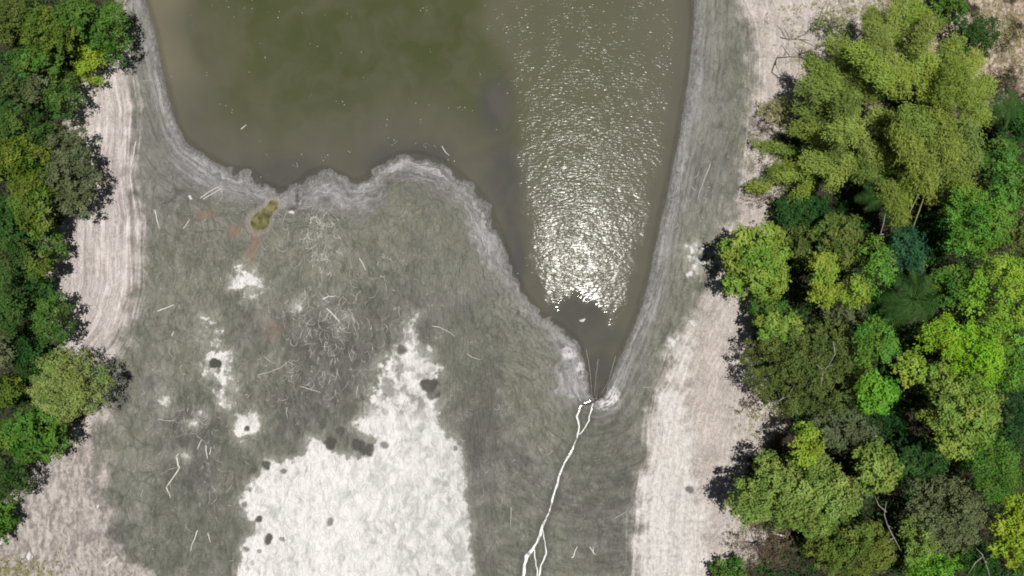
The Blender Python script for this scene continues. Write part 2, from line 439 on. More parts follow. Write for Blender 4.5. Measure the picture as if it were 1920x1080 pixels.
    cs = g.add(cs, g.mul(g.sub(grain, .5), .5))
    col = g.mix(g.step(cs, -.8, .15, 0, .55), col, g.mix(.5, mud, (.42, .42, .36)))
    col = g.mix(g.step(cs, -.12, .18), col, cr)
    col = g.mix(g.mul(g.mul(g.attr("rim"), .35), g.step(cs, -.1, .1)), col, (.64, .63, .60))
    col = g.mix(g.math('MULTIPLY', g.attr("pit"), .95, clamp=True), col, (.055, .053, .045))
    # leaf litter under the trees, painted darker to stand in for shade
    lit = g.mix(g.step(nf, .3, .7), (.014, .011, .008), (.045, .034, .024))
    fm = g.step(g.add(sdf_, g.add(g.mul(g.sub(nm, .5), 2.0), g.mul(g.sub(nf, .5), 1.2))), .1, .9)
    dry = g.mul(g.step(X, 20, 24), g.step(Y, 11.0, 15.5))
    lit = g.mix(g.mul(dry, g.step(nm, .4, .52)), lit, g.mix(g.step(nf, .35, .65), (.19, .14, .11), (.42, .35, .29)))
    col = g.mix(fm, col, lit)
    # pond floor under water
    col = g.mix(g.step(sdw, .02, -.25), col, (.098, .091, .070))
    bump = g.add(g.mul(nf, .035), g.add(g.mul(grain, .03), g.add(g.mul(fil, .012), g.mul(dk, -.02))))
    rough = g.step(sdw, .1, 1.2, .55, .92)
    return g.done(col, rough, .25, bump, 1.0)
M_GROUND = ground_material()

# the sheet is split where one kind of ground gives way to the next
zone = np.zeros((ny, nx), int)                               # 0 mud
zone[sd_sand > 0.05] = np.where(GX[sd_sand > 0.05] < 700, 1, 2)
zone[(sd_crust > 0.0) & (sd_sand <= 0.05)] = 3
zone[sd_forest > .5] = 4
zone[sd_water < -.15] = 4
zone[(GX < -58) | (GX > 1978) | (GY < -58) | (GY > 1138)] = 4
idx = np.arange(nx * ny).reshape(ny, nx)
quads = np.stack([idx[1:, :-1], idx[1:, 1:], idx[:-1, 1:], idx[:-1, :-1]], -1).reshape(-1, 4)
fz = zone[:-1, :-1].reshape(-1)
VW = np.stack([(GX - 960) * S, (540 - GY) * S, h], -1).reshape(-1, 3)
ATT = {"sd_sand": sd_sand, "sd_crust": sd_crust, "sd_forest": sd_forest, "sd_water": sd_water, "white_r": white_r,
       "pit": pit, "rim": rim, "stain": stain, "greent": greent, "wetd": wetd, "light": light, "sd_pool": sd_pool, "flow": flow, "sd_sand0": sd_sand0, "chan": chan, "lilac": lilac, "plates": plates, "tipw": tipw}
for zi, nm, lab in ((4, "ground", "leaf-littered ground under the trees, darkened for shade, and pond floor under the water"),
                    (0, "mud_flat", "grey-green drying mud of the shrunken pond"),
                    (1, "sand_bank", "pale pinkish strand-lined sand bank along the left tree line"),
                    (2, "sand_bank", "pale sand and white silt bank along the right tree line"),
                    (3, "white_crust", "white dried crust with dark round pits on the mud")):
    q = quads[fz == zi]
    used, inv = np.unique(q, return_inverse=True)
    me = mesh_np(nm, VW[used], inv.reshape(-1, 4), M_GROUND, {k: v.reshape(-1)[used] for k, v in ATT.items()}, smooth=True)
    link(nm, me, kind="structure", label=lab)

# ------------------------------------------------------------------ pond water
RIPPLE = [(900,-1500),(870,-200),(895,60),(935,120),(962,190),(958,290),(966,350),(984,410),(985,470),(1000,520),(1030,570),(1045,585),(1056,572),(1085,556),
 (1112,558),(1122,578),(1134,612),(1150,622),(1160,596),(1184,560),(1205,490),(1226,420),(1244,340),(1262,240),(1280,130),(1288,40),(1288,-200),(1290,-1500)]
def water_material():
    g = NT("murky_pond_water")
    P = g.pos(); X, Y, _ = g.sep(P)
    dep, rip = g.attr("depth"), g.attr("rip")
    nb = g.noise(P, .09, 3); nm = g.noise(P, .5, 4)
    deep = g.mix(g.step(nb, .35, .62), (.046, .054, .023), (.058, .062, .030))
    col = g.mix(g.step(g.add(dep, g.mul(g.sub(nb, .5), 5.0)), 7.0, .8), deep, (.079, .075, .058))
    col = g.mix(g.mul(g.attr("pale"), .8), col, (.125, .116, .080))
    col = g.mix(g.mul(g.attr("dark"), .8), col, (.056, .055, .053))
    mot = g.noise(g.vadd(P, g.scl(g.node('ShaderNodeTexNoise', {'Vector': P, 'Scale': .25, 'Detail': 2.0}).outputs[1], (5, 5, 0))), .35, 5, .6)
    col = g.mix(g.step(mot, .35, .68, 0, .32), col, (.098, .094, .070))
    col = g.mix(g.step(rip, -.3, 1.5, 0, .6), col, (.094, .092, .066))
    # wind ripples, only in the ruffled patch
    w1 = g.noise(g.scl(P, (2.9, 7.4, 1)), 1.0, 1.0, .45, .4)
    w2 = g.noise(g.scl(P, (5.5, 8.0, 1)), 1.0, 2.0, .5)
    ripm = g.step(g.add(rip, g.mul(g.sub(nm, .5), 3.0)), -.5, 1.3)
    fade = g.step(Y, 0, 13, 1.0, 1.4)
    height = g.mul(g.mul(ripm, fade), g.mul(g.add(g.mul(w1, .0135), g.mul(w2, .0042)), g.step(g.noise(P, .8, 2), .32, .68, .6, 1.5)))
    height = g.add(height, g.mul(g.noise(P, 1.6, 3), .0022))
    b = g.bsdf
    g.put(b.inputs['Base Color'], col)
    g.put(b.inputs['Roughness'], g.step(ripm, 0.0, .8, .02, .125))
    b.inputs['Specular IOR Level'].default_value = .052
    b.inputs['IOR'].default_value = 1.33
    bn = g.node('ShaderNodeBump', {'Strength': 1.0, 'Distance': 1.0, 'Height': height})
    g.t.links.new(bn.outputs[0], b.inputs['Normal'])
    tr = g.node('ShaderNodeBsdfTransparent')
    mx = g.node('ShaderNodeMixShader')
    g.put(mx.inputs[0], g.step(g.add(dep, g.mul(g.sub(nm, .5), .5)), 0.0, .55, .45, 1.0))
    g.t.links.new(tr.outputs[0], mx.inputs[1]); g.t.links.new(b.outputs[0], mx.inputs[2])
    g.t.links.new(mx.outputs[0], g.out.inputs['Surface'])
    return g.m
wxs = np.arange(200, 1341, 5.0); wys = np.concatenate([np.arange(-1560, -40, 40.0), np.arange(-40, 771, 5.0)])
WX, WY = np.meshgrid(wxs, wys)
wd = sdf(WATER, WX, WY) * S
wr_ = sdf(RIPPLE, WX, WY) * S
pale = np.clip((372 + pn(WX / 90, WY / 90) * 60 - WX) / 60, 0, 1) * np.clip((330 - WY) / 120, 0, 1)
dark = np.zeros_like(WX)
for x, y, a, b_ in ((932, 195, 38, 60), (962, 430, 20, 120), (1105, 625, 60, 40), (1122, 690, 30, 50), (950, 330, 45, 70), (1090, 590, 60, 45), (970, 470, 16, 80), (760, 300, 90, 40), (520, 330, 90, 40)):
    dark = np.maximum(dark, np.clip((1.3 - np.hypot((WX - x) / a, (WY - y) / b_) - pn(WX / 50, WY / 50) * .3) / .8, 0, 1))
wi = np.arange(WX.size).reshape(WX.shape)
wq = np.stack([wi[1:, :-1], wi[1:, 1:], wi[:-1, 1:], wi[:-1, :-1]], -1).reshape(-1, 4)
keep = (wd > -.5).reshape(-1)
wq = wq[keep[wq].any(1)]
used, inv = np.unique(wq, return_inverse=True)
WV = np.stack([(WX - 960) * S, (540 - WY) * S, np.zeros_like(WX)], -1).reshape(-1, 3)
me = mesh_np("water", WV[used], inv.reshape(-1, 4), water_material(),
             {"depth": wd.reshape(-1)[used], "rip": wr_.reshape(-1)[used], "pale": pale.reshape(-1)[used], "dark": dark.reshape(-1)[used]}, smooth=True)
link("water", me, kind="structure", label="murky olive pond water with a sun-glittering ruffled patch")

# pool, stream
def pool_mat(name, c0, c1, rough=.08):
    g = NT(name); P = g.pos()
    return g.done(g.mix(g.step(g.noise(P, 1.6, 4), .35, .65), c0, c1), rough, .5, g.mul(g.noise(P, 5, 2), .002))
def flat_poly(name, poly, z, mat, grow=0, **props):
    """a sheet of water filling a hollow; its visible edge is where the ground comes up through it"""
    c = np.mean(poly, 0); n = len(poly)
    pts = []
    for k in range(n):
        a, b = np.array(poly[k], float), np.array(poly[(k + 1) % n], float)
        for t in (0, .5):
            p = a + (b - a) * t; d = p - c
            pts.append(p + d / (np.linalg.norm(d) + 1e-6) * grow)
    V = [(wx(c[0]), wy(c[1]), z)] + [(wx(p[0]), wy(p[1]), z) for p in pts]
    m = len(pts)
    F = [(0, 1 + (k + 1) % m, 1 + k) for k in range(m)]
    return link(name, mesh_np(name, V, np.array(F)[:, ::-1], mat), **props)
flat_poly("pool", POOL, ground_z(487, 418) + .065, pool_mat("algae_pool_water", (.060, .056, .022), (.165, .150, .070)), 1.5, kind="structure",
          label="small yellow-green algae pool joined to the pond by a narrow neck")
def ribbon(paths, name, mat, label):
    parts = []
    for path in paths:
        P = np.array(path, float)
        t = np.linspace(0, len(P) - 1, (len(P) - 1) * 5 + 1)
        X = np.interp(t, range(len(P)), P[:, 0]); Y = np.interp(t, range(len(P)), P[:, 1]); W = np.interp(t, range(len(P)), P[:, 2])
        X = X + pn(Y / 9, X * 0 + 3.3) * 2.2; W = W * .50 * (1 + 1.0 * pn(Y / 21, X * 0 + 8.1))
        dx, dy = np.gradient(X), np.gradient(Y); L = np.hypot(dx, dy) + 1e-9
        nxv, nyv = -dy / L, dx / L
        zz = np.array([ground_z(a, b) for a, b in zip(X, Y)])
        zz = np.convolve(np.r_[zz[:2], zz, zz[-2:]], np.ones(5) / 5, 'valid') + .018
        V = []
        for k in range(len(X)):
            for s_ in (-.5, 0, .5):
                V.append((wx(X[k] + nxv[k] * W[k] * s_), wy(Y[k] + nyv[k] * W[k] * s_), zz[k] + (.006 if s_ == 0 else 0)))
        F = []
        for k in range(len(X) - 1):
            for s_ in (0, 1):
                a = 3 * k + s_
                F.append((a, a + 1, a + 4, a + 3))
        parts.append((np.array(V), np.array(F)))
    v, f = join(parts)
    me = mesh_np(name, v, f, mat, smooth=True)
    return link(name, me, kind="structure", label=label)
gS = NT("white_stream"); Ps = gS.pos()
M_STREAM = gS.done(gS.mix(gS.step(gS.noise(Ps, 2.4, 4, .6), .34, .50), (.26, .255, .25), (.72, .72, .70)), .12, .6, gS.mul(gS.noise(Ps, 7, 2), .006))  # stream colour mixed from grey to near white by noise
ribbon([STREAM, STREAM_B, STREAM_C, STREAM_D], "stream", M_STREAM, "thin branching white trickle running down from the pond's narrow tip")

# ------------------------------------------------------------------ vegetation materials
def leaf_mat(name, dark, light, trans=.36, rough=.6, spec=.10, hue=True):
    g = NT(name)
    t = g.attr("tint")
    oi = g.node('ShaderNodeObjectInfo').outputs['Random']
    f = g.math('ADD', t, g.mul(g.sub(oi, .5), .25), clamp=True)
    col = g.mix(f, dark, light)
    if hue:
        hs = g.node('ShaderNodeHueSaturation', {'Color': col, 'Hue': g.add(.484, g.mul(g.attr('hue'), .05)), 'Saturation': g.add(.98, g.mul(oi, .15)), 'Value': 1.0})
        col = hs.outputs[0]
    b = g.bsdf
    g.put(b.inputs['Base Color'], col); b.inputs['Roughness'].default_value = rough
    b.inputs['Specular IOR Level'].default_value = spec
    tl = g.node('ShaderNodeBsdfTranslucent'); g.put(tl.inputs[0], g.mix(.35, col, (.20, .26, .02)))
    mx = g.node('ShaderNodeMixShader'); mx.inputs[0].default_value = trans
    g.t.links.new(b.outputs[0], mx.inputs[1]); g.t.links.new(tl.outputs[0], mx.inputs[2])
    g.t.links.new(mx.outputs[0], g.out.inputs['Surface'])
    return g.m
LM = {
 'yy': leaf_mat('leaf_lime_yellow', (.15, .22, .018), (.40, .50, .070)),
 'yl': leaf_mat('leaf_glowing_green', (.115, .21, .022), (.37, .54, .100)),
 'yg': leaf_mat('leaf_yellow_green', (.10, .16, .024), (.36, .46, .115)),
 'bg': leaf_mat('leaf_bright_green', (.065, .15, .020), (.23, .42, .080)),
 'mg': leaf_mat('leaf_mid_green', (.038, .090, .014), (.155, .27, .060)),
 'dg': leaf_mat('leaf_dark_green', (.014, .044, .010), (.062, .140, .035)),
 'ol': leaf_mat('leaf_olive', (.052, .080, .016), (.19, .235, .066)),
 'go': leaf_mat('leaf_grey_olive', (.062, .078, .034), (.20, .225, .118)),
 'bl': leaf_mat('leaf_blue_green', (.012, .048, .024), (.055, .135, .070)),
 'lg': leaf_mat('leaf_left_green', (.027, .064, .013), (.115, .185, .048)),
 'lo': leaf_mat('leaf_left_olive', (.045, .076, .012), (.18, .245, .050)),
 'br': leaf_mat('leaf_dry_brown', (.065, .050, .028), (.24, .195, .12), .15, hue=False),
 'rd': leaf_mat('leaf_dry_red', (.055, .035, .028), (.19, .135, .11), .15, hue=False),
 'st': leaf_mat('leaf_straw', (.17, .16, .06), (.44, .42, .20), .2, hue=False),
 'fe': leaf_mat('leaf_feathery', (.13, .17, .035), (.40, .47, .16)),
 'bm': leaf_mat('leaf_bamboo', (.11, .155, .028), (.37, .445, .115)),
 'pa': leaf_mat('leaf_palm', (.010, .034, .008), (.055, .120, .028), .15, .6, .06, hue=False),
}
def simple_mat(name, a, b, scale=6, rough=.85):
    g = NT(name); P = g.node('ShaderNodeTexCoord').outputs['Object']
    n = g.noise(P, scale, 5, .6)
    return g.done(g.mix(g.step(n, .3, .7), a, b), rough, .2, g.mul(n, .01))
M_BARK = simple_mat('bark', (.06, .048, .036), (.16, .135, .11))
M_DEAD = simple_mat('dead_wood', (.16, .145, .13), (.34, .32, .29))
M_PALE = simple_mat('bleached_wood', (.46, .44, .40), (.68, .66, .61))
M_TWIG = simple_mat('grey_twig', (.28, .27, .25), (.46, .45, .42))
M_DARKT = simple_mat('dark_twig', (.028, .024, .022), (.075, .064, .055))
M_CULM = simple_mat('bamboo_culm', (.12, .12, .05), (.27, .25, .13))
M_ROCK = simple_mat('pale_rock', (.38, .37, .36), (.62, .61, .58), 9)

# ------------------------------------------------------------------ leaves, crowns, trunks
def norm(a): return a / (np.linalg.norm(a, axis=-1, keepdims=True) + 1e-9)
def leaves_geo(c, nrm, L, W, tint, along=None):
    """rhombic leaves at c facing nrm; returns verts, quads, tint"""
    n = len(c)
    d = along if along is not None else rng.normal(size=(n, 3))
    d = d - nrm * (d * nrm).sum(1, keepdims=True); d = norm(d)
    s = np.cross(nrm, d)
    L = np.asarray(L).reshape(-1, 1) * np.ones((n, 1)); W = np.asarray(W).reshape(-1, 1) * np.ones((n, 1))
    V = np.stack([c - d * L * .5, c + s * W * .5 + nrm * W * .12, c + d * L * .5, c - s * W * .5 + nrm * W * .12], 1)
    F = np.arange(n * 4).reshape(n, 4)
    return V.reshape(-1, 3), F, np.repeat(tint, 4)

def crown_points(lobes, leaf, per, dens, ragged, tj):
    """lobes: (x,y,z,r,flat) -> leaf centres, normals, tint"""
    C, N, T, HU = [], [], [], []
    for x, y, z, r, flat in lobes:
        lh = rng.normal(.5, .22)
        ns = max(5, int(dens * 15 * r * r / .36))
        dr = norm(rng.normal(size=(ns * 2, 3))); dr = dr[dr[:, 2] > -.25][:ns]
        rad = r * rng.uniform(.62, 1.08 + ragged, (len(dr), 1))
        sc = np.array([1, 1, flat])
        p = np.array([x, y, z]) + dr * rad * sc
        lt = rng.normal(.5, .13)
        for k in range(len(p)):
            m = int(per * rng.uniform(.6, 1.4)) + 1
            off = rng.normal(size=(m, 3)) * np.array([.13, .13, .09]) * (leaf / .17)
            C.append(p[k] + off)
            N.append(norm(dr[k] * .5 + np.array([0, 0, .8]) + off * 1.5 + rng.normal(size=(m, 3)) * .30))
            HU.append(np.full(m, lh + rng.normal(0, .12)))
            T.append(np.full(m, lt + rng.normal(0, tj)) + rng.normal(0, .10, m))
    return np.vstack(C), np.vstack(N), np.clip(np.concatenate(T), 0, 1), np.clip(np.concatenate(HU), 0, 1)

def make_lobes(a, b, depth, n, rl, jig=.30):
    """spread n lobes over a dome of half-axes a, b"""
    pts = []
    tries = 0
    while len(pts) < n and tries < n * 60:
        tries += 1
        q = math.sqrt(R.random()); th = R.uniform(0, 6.283)
        x, y = q * math.cos(th) * a, q * math.sin(th) * b
        if all((x - u[0]) ** 2 + (y - u[1]) ** 2 > (rl * (1.15 if tries < n * 30 else .7)) ** 2 for u in pts):
            pts.append((x, y, q))
    out = []
    for x, y, q in pts:
        z = depth * (math.sqrt(max(0, 1 - .92 * q * q))) + R.uniform(-jig, jig)
        out.append((x, y, z, rl * R.uniform(.72, 1.22), R.uniform(.7, .95)))
    return out

def trunk_geo(hc, lobes, r0, base=-.25):
    parts = []
    lean = np.array([R.uniform(-.25, .25), R.uniform(-.25, .25), 0])
    top = np.array([0, 0, hc]) + lean
    pts = [np.array([0, 0, base]), np.array([0, 0, hc * .35]) + lean * .2, np.array([0, 0, hc * .7]) + lean * .7, top]
    parts.append(tube(pts, [r0 * 1.35, r0, r0 * .8, r0 * .5], 6))
    pick = lobes if len(lobes) <= 9 else R.sample(lobes, 9)
    for x, y, z, r, f in pick:
        st = pts[1] + (pts[3] - pts[1]) * R.uniform(.25, .9)
        en = np.array([x, y, z])
        mid = (st + en) / 2 + np.array([0, 0, .25])
        parts.append(tube([st, mid, en], [r0 * .42, r0 * .28, r0 * .10], 4))
    v = []; f = []; o = 0
    for a, b in parts:
        v.append(a); f.append(b + o); o += len(a)
    return np.vstack(v), np.vstack(f)

def tree(label, px, py, rx, ry, top, cls, name="tree", cat="tree", group=None, lobe=.62, leaf=.17, per=17, dens=1.0, ragged=.12, tj=.14,
         fill=1.0, lobes_px=None, aspect=.5, depth=None, jig=.32, second=None):
    """px,py,rx,ry: the crown's centre and half-size as the photograph shows it; top: height of the crown top over the ground"""
    gz = ground_z(px, py)
    zc = gz + top * .72
    k = S * (1 - zc / H)
    a, b = rx * k, ry * k
    cx, cy = wx(px, zc), wy(py, zc)
    # the trunk stands under the crown's middle
    gz = ground_z(cx / S + 960, 540 - cy / S)
    root = link(name, None, loc=(cx, cy, gz), label=label, category=cat)
    if group: root["group"] = group
    dep = depth if depth else min(top * .55, max(a, b) * .9)
    lobe_r = min(lobe, .48 * min(a, b))
    ai, bi = max(a - lobe_r * .8, .1), max(b - lobe_r * .8, .1)
    if lobes_px:
        L = []
        for lx, ly, lr in lobes_px:
            lr_m = lr * k; ex, ey = (lx - px) * k, (py - ly) * k
            nn = max(3, int(1.1 * lr_m * lr_m / (lobe_r * lobe_r * .75)))
            for (u, v, w, r_, f_) in make_lobes(max(lr_m - lobe_r * .7, .1), max(lr_m - lobe_r * .7, .1), min(dep, lr_m), nn, lobe_r, jig):
                L.append((ex + u, ey + v, w + R.uniform(-.3, .3), r_, f_))
    else:
        n = max(4, int(fill * 1.35 * a * b / (lobe_r * lobe_r)))
        L = make_lobes(ai, bi, dep, n, lobe_r, jig)
    zt = max(l[2] + l[3] * .8 for l in L)
    L = [(x, y, z + top - zt, r, f) for x, y, z, r, f in L]
    C, N, T, HU = crown_points(L, leaf, per, dens, ragged, tj)
    # a looser, lower layer that closes the crown from below
    nl = int(len(C) * .18)
    ii = rng.integers(0, len(C), nl)
    C2 = C[ii] * np.array([.9, .9, 1]) - np.array([0, 0, 1]) * rng.uniform(.3, .9, (nl, 1)) * dep
    C2[:, 2] = np.maximum(C2[:, 2], .15)
    C = np.vstack([C, C2]); N = np.vstack([N, N[ii]]); T = np.r_[T, T[ii]]; HU = np.r_[HU, HU[ii]]
    C[:, 2] = np.maximum(C[:, 2], .05)
    leaf = leaf * R.uniform(.82, 1.3)
    sz = leaf * rng.uniform(.55, 1.5, len(C))
    v, f, t = leaves_geo(C, N, sz, sz * aspect, T)
    link("crown", mesh_np("crown", v, f, LM[cls], {"tint": t, "hue": np.repeat(HU, 4)}), root)
    tv, tf = trunk_geo(max(top * .62, .25), L, .035 + .022 * max(a, b))
    link("trunk", mesh_np("trunk", tv, tf, M_BARK), root)
    return root

GR, GL = "trees on the right bank", "trees on the left bank"
# ---- right bank, understory first
def RT(label, *a, **k): return tree(label, *a, group=GR, **k)
def LT(label, *a, **k): return tree(label, *a, group=GL, **k)
RT("rounded bright green tree standing alone at the sand edge, just below the bamboo", 1420, 490, 68, 74, 5.2, 'yg', lobe=.6)
RT("two-lobed lime green treetop right of the lone round sand-edge tree", 1556, 532, 60, 52, 6.4, 'yy', lobes_px=[(1542,500,28),(1535,545,32),(1588,540,34)], lobe=.5)
RT("narrow upright bright green treetop between the lime two-lobed tree and the palm", 1640, 500, 32, 58, 6.8, 'bg', lobe=.5)
RT("low dark green bush at the foot of the bamboo beside the sand", 1512, 402, 60, 46, 3.0, 'dg', name="bush", cat="bush")
RT("dull olive tree squeezed between bamboo and the lime two-lobed tree", 1572, 455, 52, 58, 5.0, 'ol', lobe=.55)
RT("shaded dark olive bush behind the lone round sand-edge tree", 1502, 462, 42, 46, 3.2, 'ol', name="bush", cat="bush")
RT("small bluish dark green tree just above the large palm", 1695, 470, 46, 48, 5.2, 'bl')
RT("mid green tree with a pale top between the large palm and the right edge", 1785, 540, 54, 50, 6.0, 'mg', lobe=.55)
RT("bright green spreading tree below the bamboo near the right edge", 1832, 415, 70, 72, 7.2, 'bg', lobe=.6)
RT("bright green treetop cut by the right edge, level with the bamboo's foot", 1900, 348, 46, 50, 6.5, 'bg')
RT("dull olive treetop on the right edge between two bright green crowns", 1905, 430, 36, 40, 5.2, 'ol')
RT("largest glowing yellow-green crown on the right edge at mid height", 1888, 565, 78, 92, 8.4, 'yl', lobe=.7, tj=.1)
RT("pale lime treetop below and right of the large palm", 1760, 632, 44, 46, 7.4, 'yl', lobe=.55)
RT("small round yellow-olive treetop standing in a dark gap", 1694, 688, 28, 30, 6.0, 'yg', lobe=.45)
RT("tiny olive treetop right beside the small round one in the dark gap", 1738, 712, 25, 24, 5.6, 'ol', lobe=.42)
RT("bright green crown joining the pale lime treetop and the glowing edge crown", 1820, 668, 48, 58, 7.6, 'yl', lobe=.6)
RT("tall yellow-green leafy crown hanging down in the middle of the right wood", 1800, 768, 72, 92, 8.0, 'yg', lobe=.62)
RT("fresh green lobed crown on the right edge under the glowing one", 1884, 690, 46, 44, 7.2, 'bg')
RT("broad dull olive tree with bare twigs showing, overhanging the sand", 1530, 690, 135, 100, 5.6, 'ol', lobe=.6, jig=.5, fill=.92, leaf=.15)
RT("small bright yellow-green tree at the sand side of the broad olive tree", 1458, 614, 50, 36, 4.6, 'yg', lobe=.45)
RT("fresh green treetop on the upper right shoulder of the broad olive tree", 1632, 640, 48, 42, 6.4, 'bg', lobe=.55)
RT("round fresh green treetop on the lower right shoulder of the broad olive tree", 1640, 732, 44, 44, 6.6, 'bg', lobe=.55)
RT("dark grey-olive bushy tree below the broad olive tree", 1590, 808, 68, 46, 4.4, 'go', leaf=.15)
RT("narrow lime treetop poking up from the big lower yellow-green tree", 1506, 828, 26, 40, 6.2, 'yy', lobe=.45)
RT("big wide yellow-green tree at lower right, casting a black shadow on sand", 1512, 922, 138, 84, 6.2, 'yg', lobe=.6, leaf=.18,
   lobes_px=[(1520,905,62),(1565,930,60),(1470,930,60),(1410,945,44),(1530,970,44),(1440,890,36)])
RT("yellow-green crown at the right end of the big wide lower tree", 1640, 880, 46, 50, 6.0, 'yg', lobe=.55)
RT("brownish grey-olive thin-leaved tree in the lower right wood", 1778, 965, 84, 78, 6.2, 'go', leaf=.15, fill=.95, jig=.5)
RT("mid green tree right of the brownish grey-olive one", 1855, 880, 56, 66, 6.6, 'mg')
RT("brilliant yellow-green crown cut by the right edge near the bottom corner", 1892, 990, 44, 68, 7.0, 'yy', lobe=.55)
RT("slim yellow-olive tree left of the brownish grey-olive one, at the bottom", 1718, 1010, 36, 52, 5.4, 'yg', lobe=.48)
RT("dark olive tree on the bottom edge below the big wide yellow-green tree", 1602, 1035, 90, 56, 4.8, 'ol', leaf=.15)
RT("fresh green treetop on the bottom edge of the lower right wood", 1748, 1068, 52, 38, 5.6, 'bg')
RT("dry brown thorny shrub on the sand under the big wide yellow-green tree", 1432, 1028, 70, 46, 2.0, 'br', name="shrub", cat="shrub", leaf=.13, per=9, dens=1.0, aspect=.28, ragged=.4, fill=.8, lobe=.5)
RT("small green bush on the bottom edge at the sand, left of the brown shrub", 1368, 1078, 40, 26, 2.4, 'mg', name="bush", cat="bush", lobe=.45)
RT("solitary dark green bush at upper right, right of the bamboo", 1832, 68, 50, 46, 3.4, 'dg', name="bush", cat="bush", lobe=.55)
RT("dull green bush on the top edge above the bamboo", 1775, 8, 50, 28, 2.8, 'mg', name="bush", cat="bush")
RT("mid green tree right of the bamboo and under the small palm", 1868, 296, 46, 40, 5.0, 'mg')
RT("dark green tree on the right edge beside the small palm", 1905, 235, 34, 42, 4.2, 'dg')
RT("dark green tree on the right edge below the fresh green lobed crown", 1895, 800, 40, 60, 5.2, 'dg')
RT("dark green low tree between the two yellow-green crowns of the lower wood", 1722, 862, 62, 46, 4.2, 'dg')
RT("dark green bush put in for the deep shade of the gap left of the hanging yellow-green crown", 1672, 790, 52, 56, 2.8, 'dg', name="bush", cat="bush", dens=.8)  # dark foliage added where the gap is only deep shade
RT("shaded dark bush below the bamboo in the black gap", 1760, 440, 50, 50, 2.6, 'dg', name="bush", cat="bush", dens=.8)
RT("shaded dark green bush beside the palm's trunk", 1660, 585, 50, 40, 3.0, 'dg', name="bush", cat="bush")
RT("small grey-green bush left of the dark gap under the lime two-lobed tree", 1590, 585, 46, 30, 3.6, 'go', name="bush", cat="bush", lobe=.45)
RT("dark green bush on the bottom edge between yellow-olive and brilliant crowns", 1830, 1060, 46, 36, 3.4, 'dg', name="bush", cat="bush", dens=.8)
RT("dark tree filling the lower right corner", 1915, 1072, 30, 30, 4.5, 'mg')
RT("reddish dry shrub on the pale ground at the upper right edge", 1888, 150, 42, 36, 1.6, 'rd', name="shrub", cat="shrub", leaf=.12, per=9, aspect=.3, ragged=.4, lobe=.45, fill=.8)
RT("pale straw-coloured dry shrub at the upper right edge above the reddish one", 1890, 78, 34, 34, 1.2, 'st', name="shrub", cat="shrub", leaf=.12, per=7, aspect=.25, ragged=.5, lobe=.4, fill=.6)
RT("yellow straw-like low shrub leaning from the bamboo onto the sand", 1472, 206, 44, 26, 1.7, 'st', name="shrub", cat="shrub", leaf=.14, per=12, aspect=.25, ragged=.4, lobe=.42)
RT("dull olive low scrub among dead branches above the bamboo's left side", 1562, 52, 34, 40, 1.6, 'ol', name="shrub", cat="shrub", leaf=.13, per=9, ragged=.4, lobe=.42, fill=.7, aspect=.3)
RT("sparse pale green scrub patch on the sand left of the bamboo", 1504, 98, 34, 30, .7, 'st', name="shrub", cat="shrub", leaf=.12, per=4, ragged=.5, lobe=.4, fill=.5, aspect=.25)
RT("brown brushy litter shrub on the sand just above the lone round tree", 1450, 372, 48, 26, 1.1, 'rd', name="shrub", cat="shrub", leaf=.13, per=8, ragged=.5, lobe=.4, fill=.7, aspect=.28)
RT("sparse twiggy brown shrub on the sand beside the broad olive tree", 1402, 762, 24, 26, .8, 'rd', name="shrub", cat="shrub", leaf=.10, per=4, ragged=.5, lobe=.35, fill=.5, aspect=.3)
RT("dark low bush between the lone round tree and the broad olive tree", 1442, 575, 36, 24, 3.2, 'mg', name="bush", cat="bush", lobe=.4)
RT("brownish brush heap added for litter and bamboo shadow on the sand below the straw-like leaning shrub", 1436, 240, 30, 16, .9, 'rd', name="shrub", cat="shrub", leaf=.12, per=8, ragged=.5, lobe=.35, fill=.8, aspect=.28)  # added to darken the sand like bamboo shadow, with some real litter
RT("olive low shrub between the bamboo's lowest plumes on the sand", 1452, 336, 40, 22, 1.8, 'ol', name="shrub", cat="shrub", leaf=.13, per=10, ragged=.4, lobe=.4, fill=.8, aspect=.3)  # added plant that stands in for the plumes' cast shadow
# ---- left bank
LT("olive green tree in the upper left corner", 14, 28, 60, 50, 5.0, 'ol', lobe=.55)
LT("yellow-olive leafy tree in the upper left wood beside the corner tree", 88, 56, 56, 50, 5.4, 'lo', lobe=.5, tj=.18)
LT("dark mid green tree on the top edge between the yellow-olive tree and the shore tree", 146, 34, 40, 46, 4.6, 'mg', lobe=.5)
LT("green tree nearest the water at upper left, shading the grey shore", 196, 50, 42, 58, 4.2, 'mg', lobe=.5)
LT("brilliant lime yellow round bush at the upper left sand edge", 163, 114, 36, 42, 2.6, 'yy', name="bush", cat="bush", lobe=.42, tj=.08)
LT("mid green tree left of the lime yellow bush", 62, 118, 50, 36, 4.6, 'mg', lobe=.5)
LT("fresh green tree on the left edge below the corner group", 2, 160, 50, 46, 4.8, 'lg', lobe=.5)
LT("grey-green rounded tree below and left of the lime yellow bush", 54, 168, 38, 36, 4.2, 'go', lobe=.5)
LT("mid green rounded tree directly below the lime yellow bush", 112, 178, 38, 46, 3.8, 'mg', lobe=.5)
LT("bright green tree on the left edge above the grey-olive dome", 26, 236, 70, 42, 4.8, 'lg', lobe=.5)
LT("large grey-olive dome-shaped tree bulging over the left sand", 118, 320, 64, 90, 4.2, 'go', lobe=.55, leaf=.14, per=24)
LT("yellow-olive tree on the left edge beside the grey-olive dome", 24, 300, 66, 54, 5.2, 'lo', lobe=.5, tj=.2)
LT("mid green tree with yellow tips under the left flank of the grey-olive dome", 58, 378, 44, 62, 4.8, 'lo', lobe=.5, tj=.2)
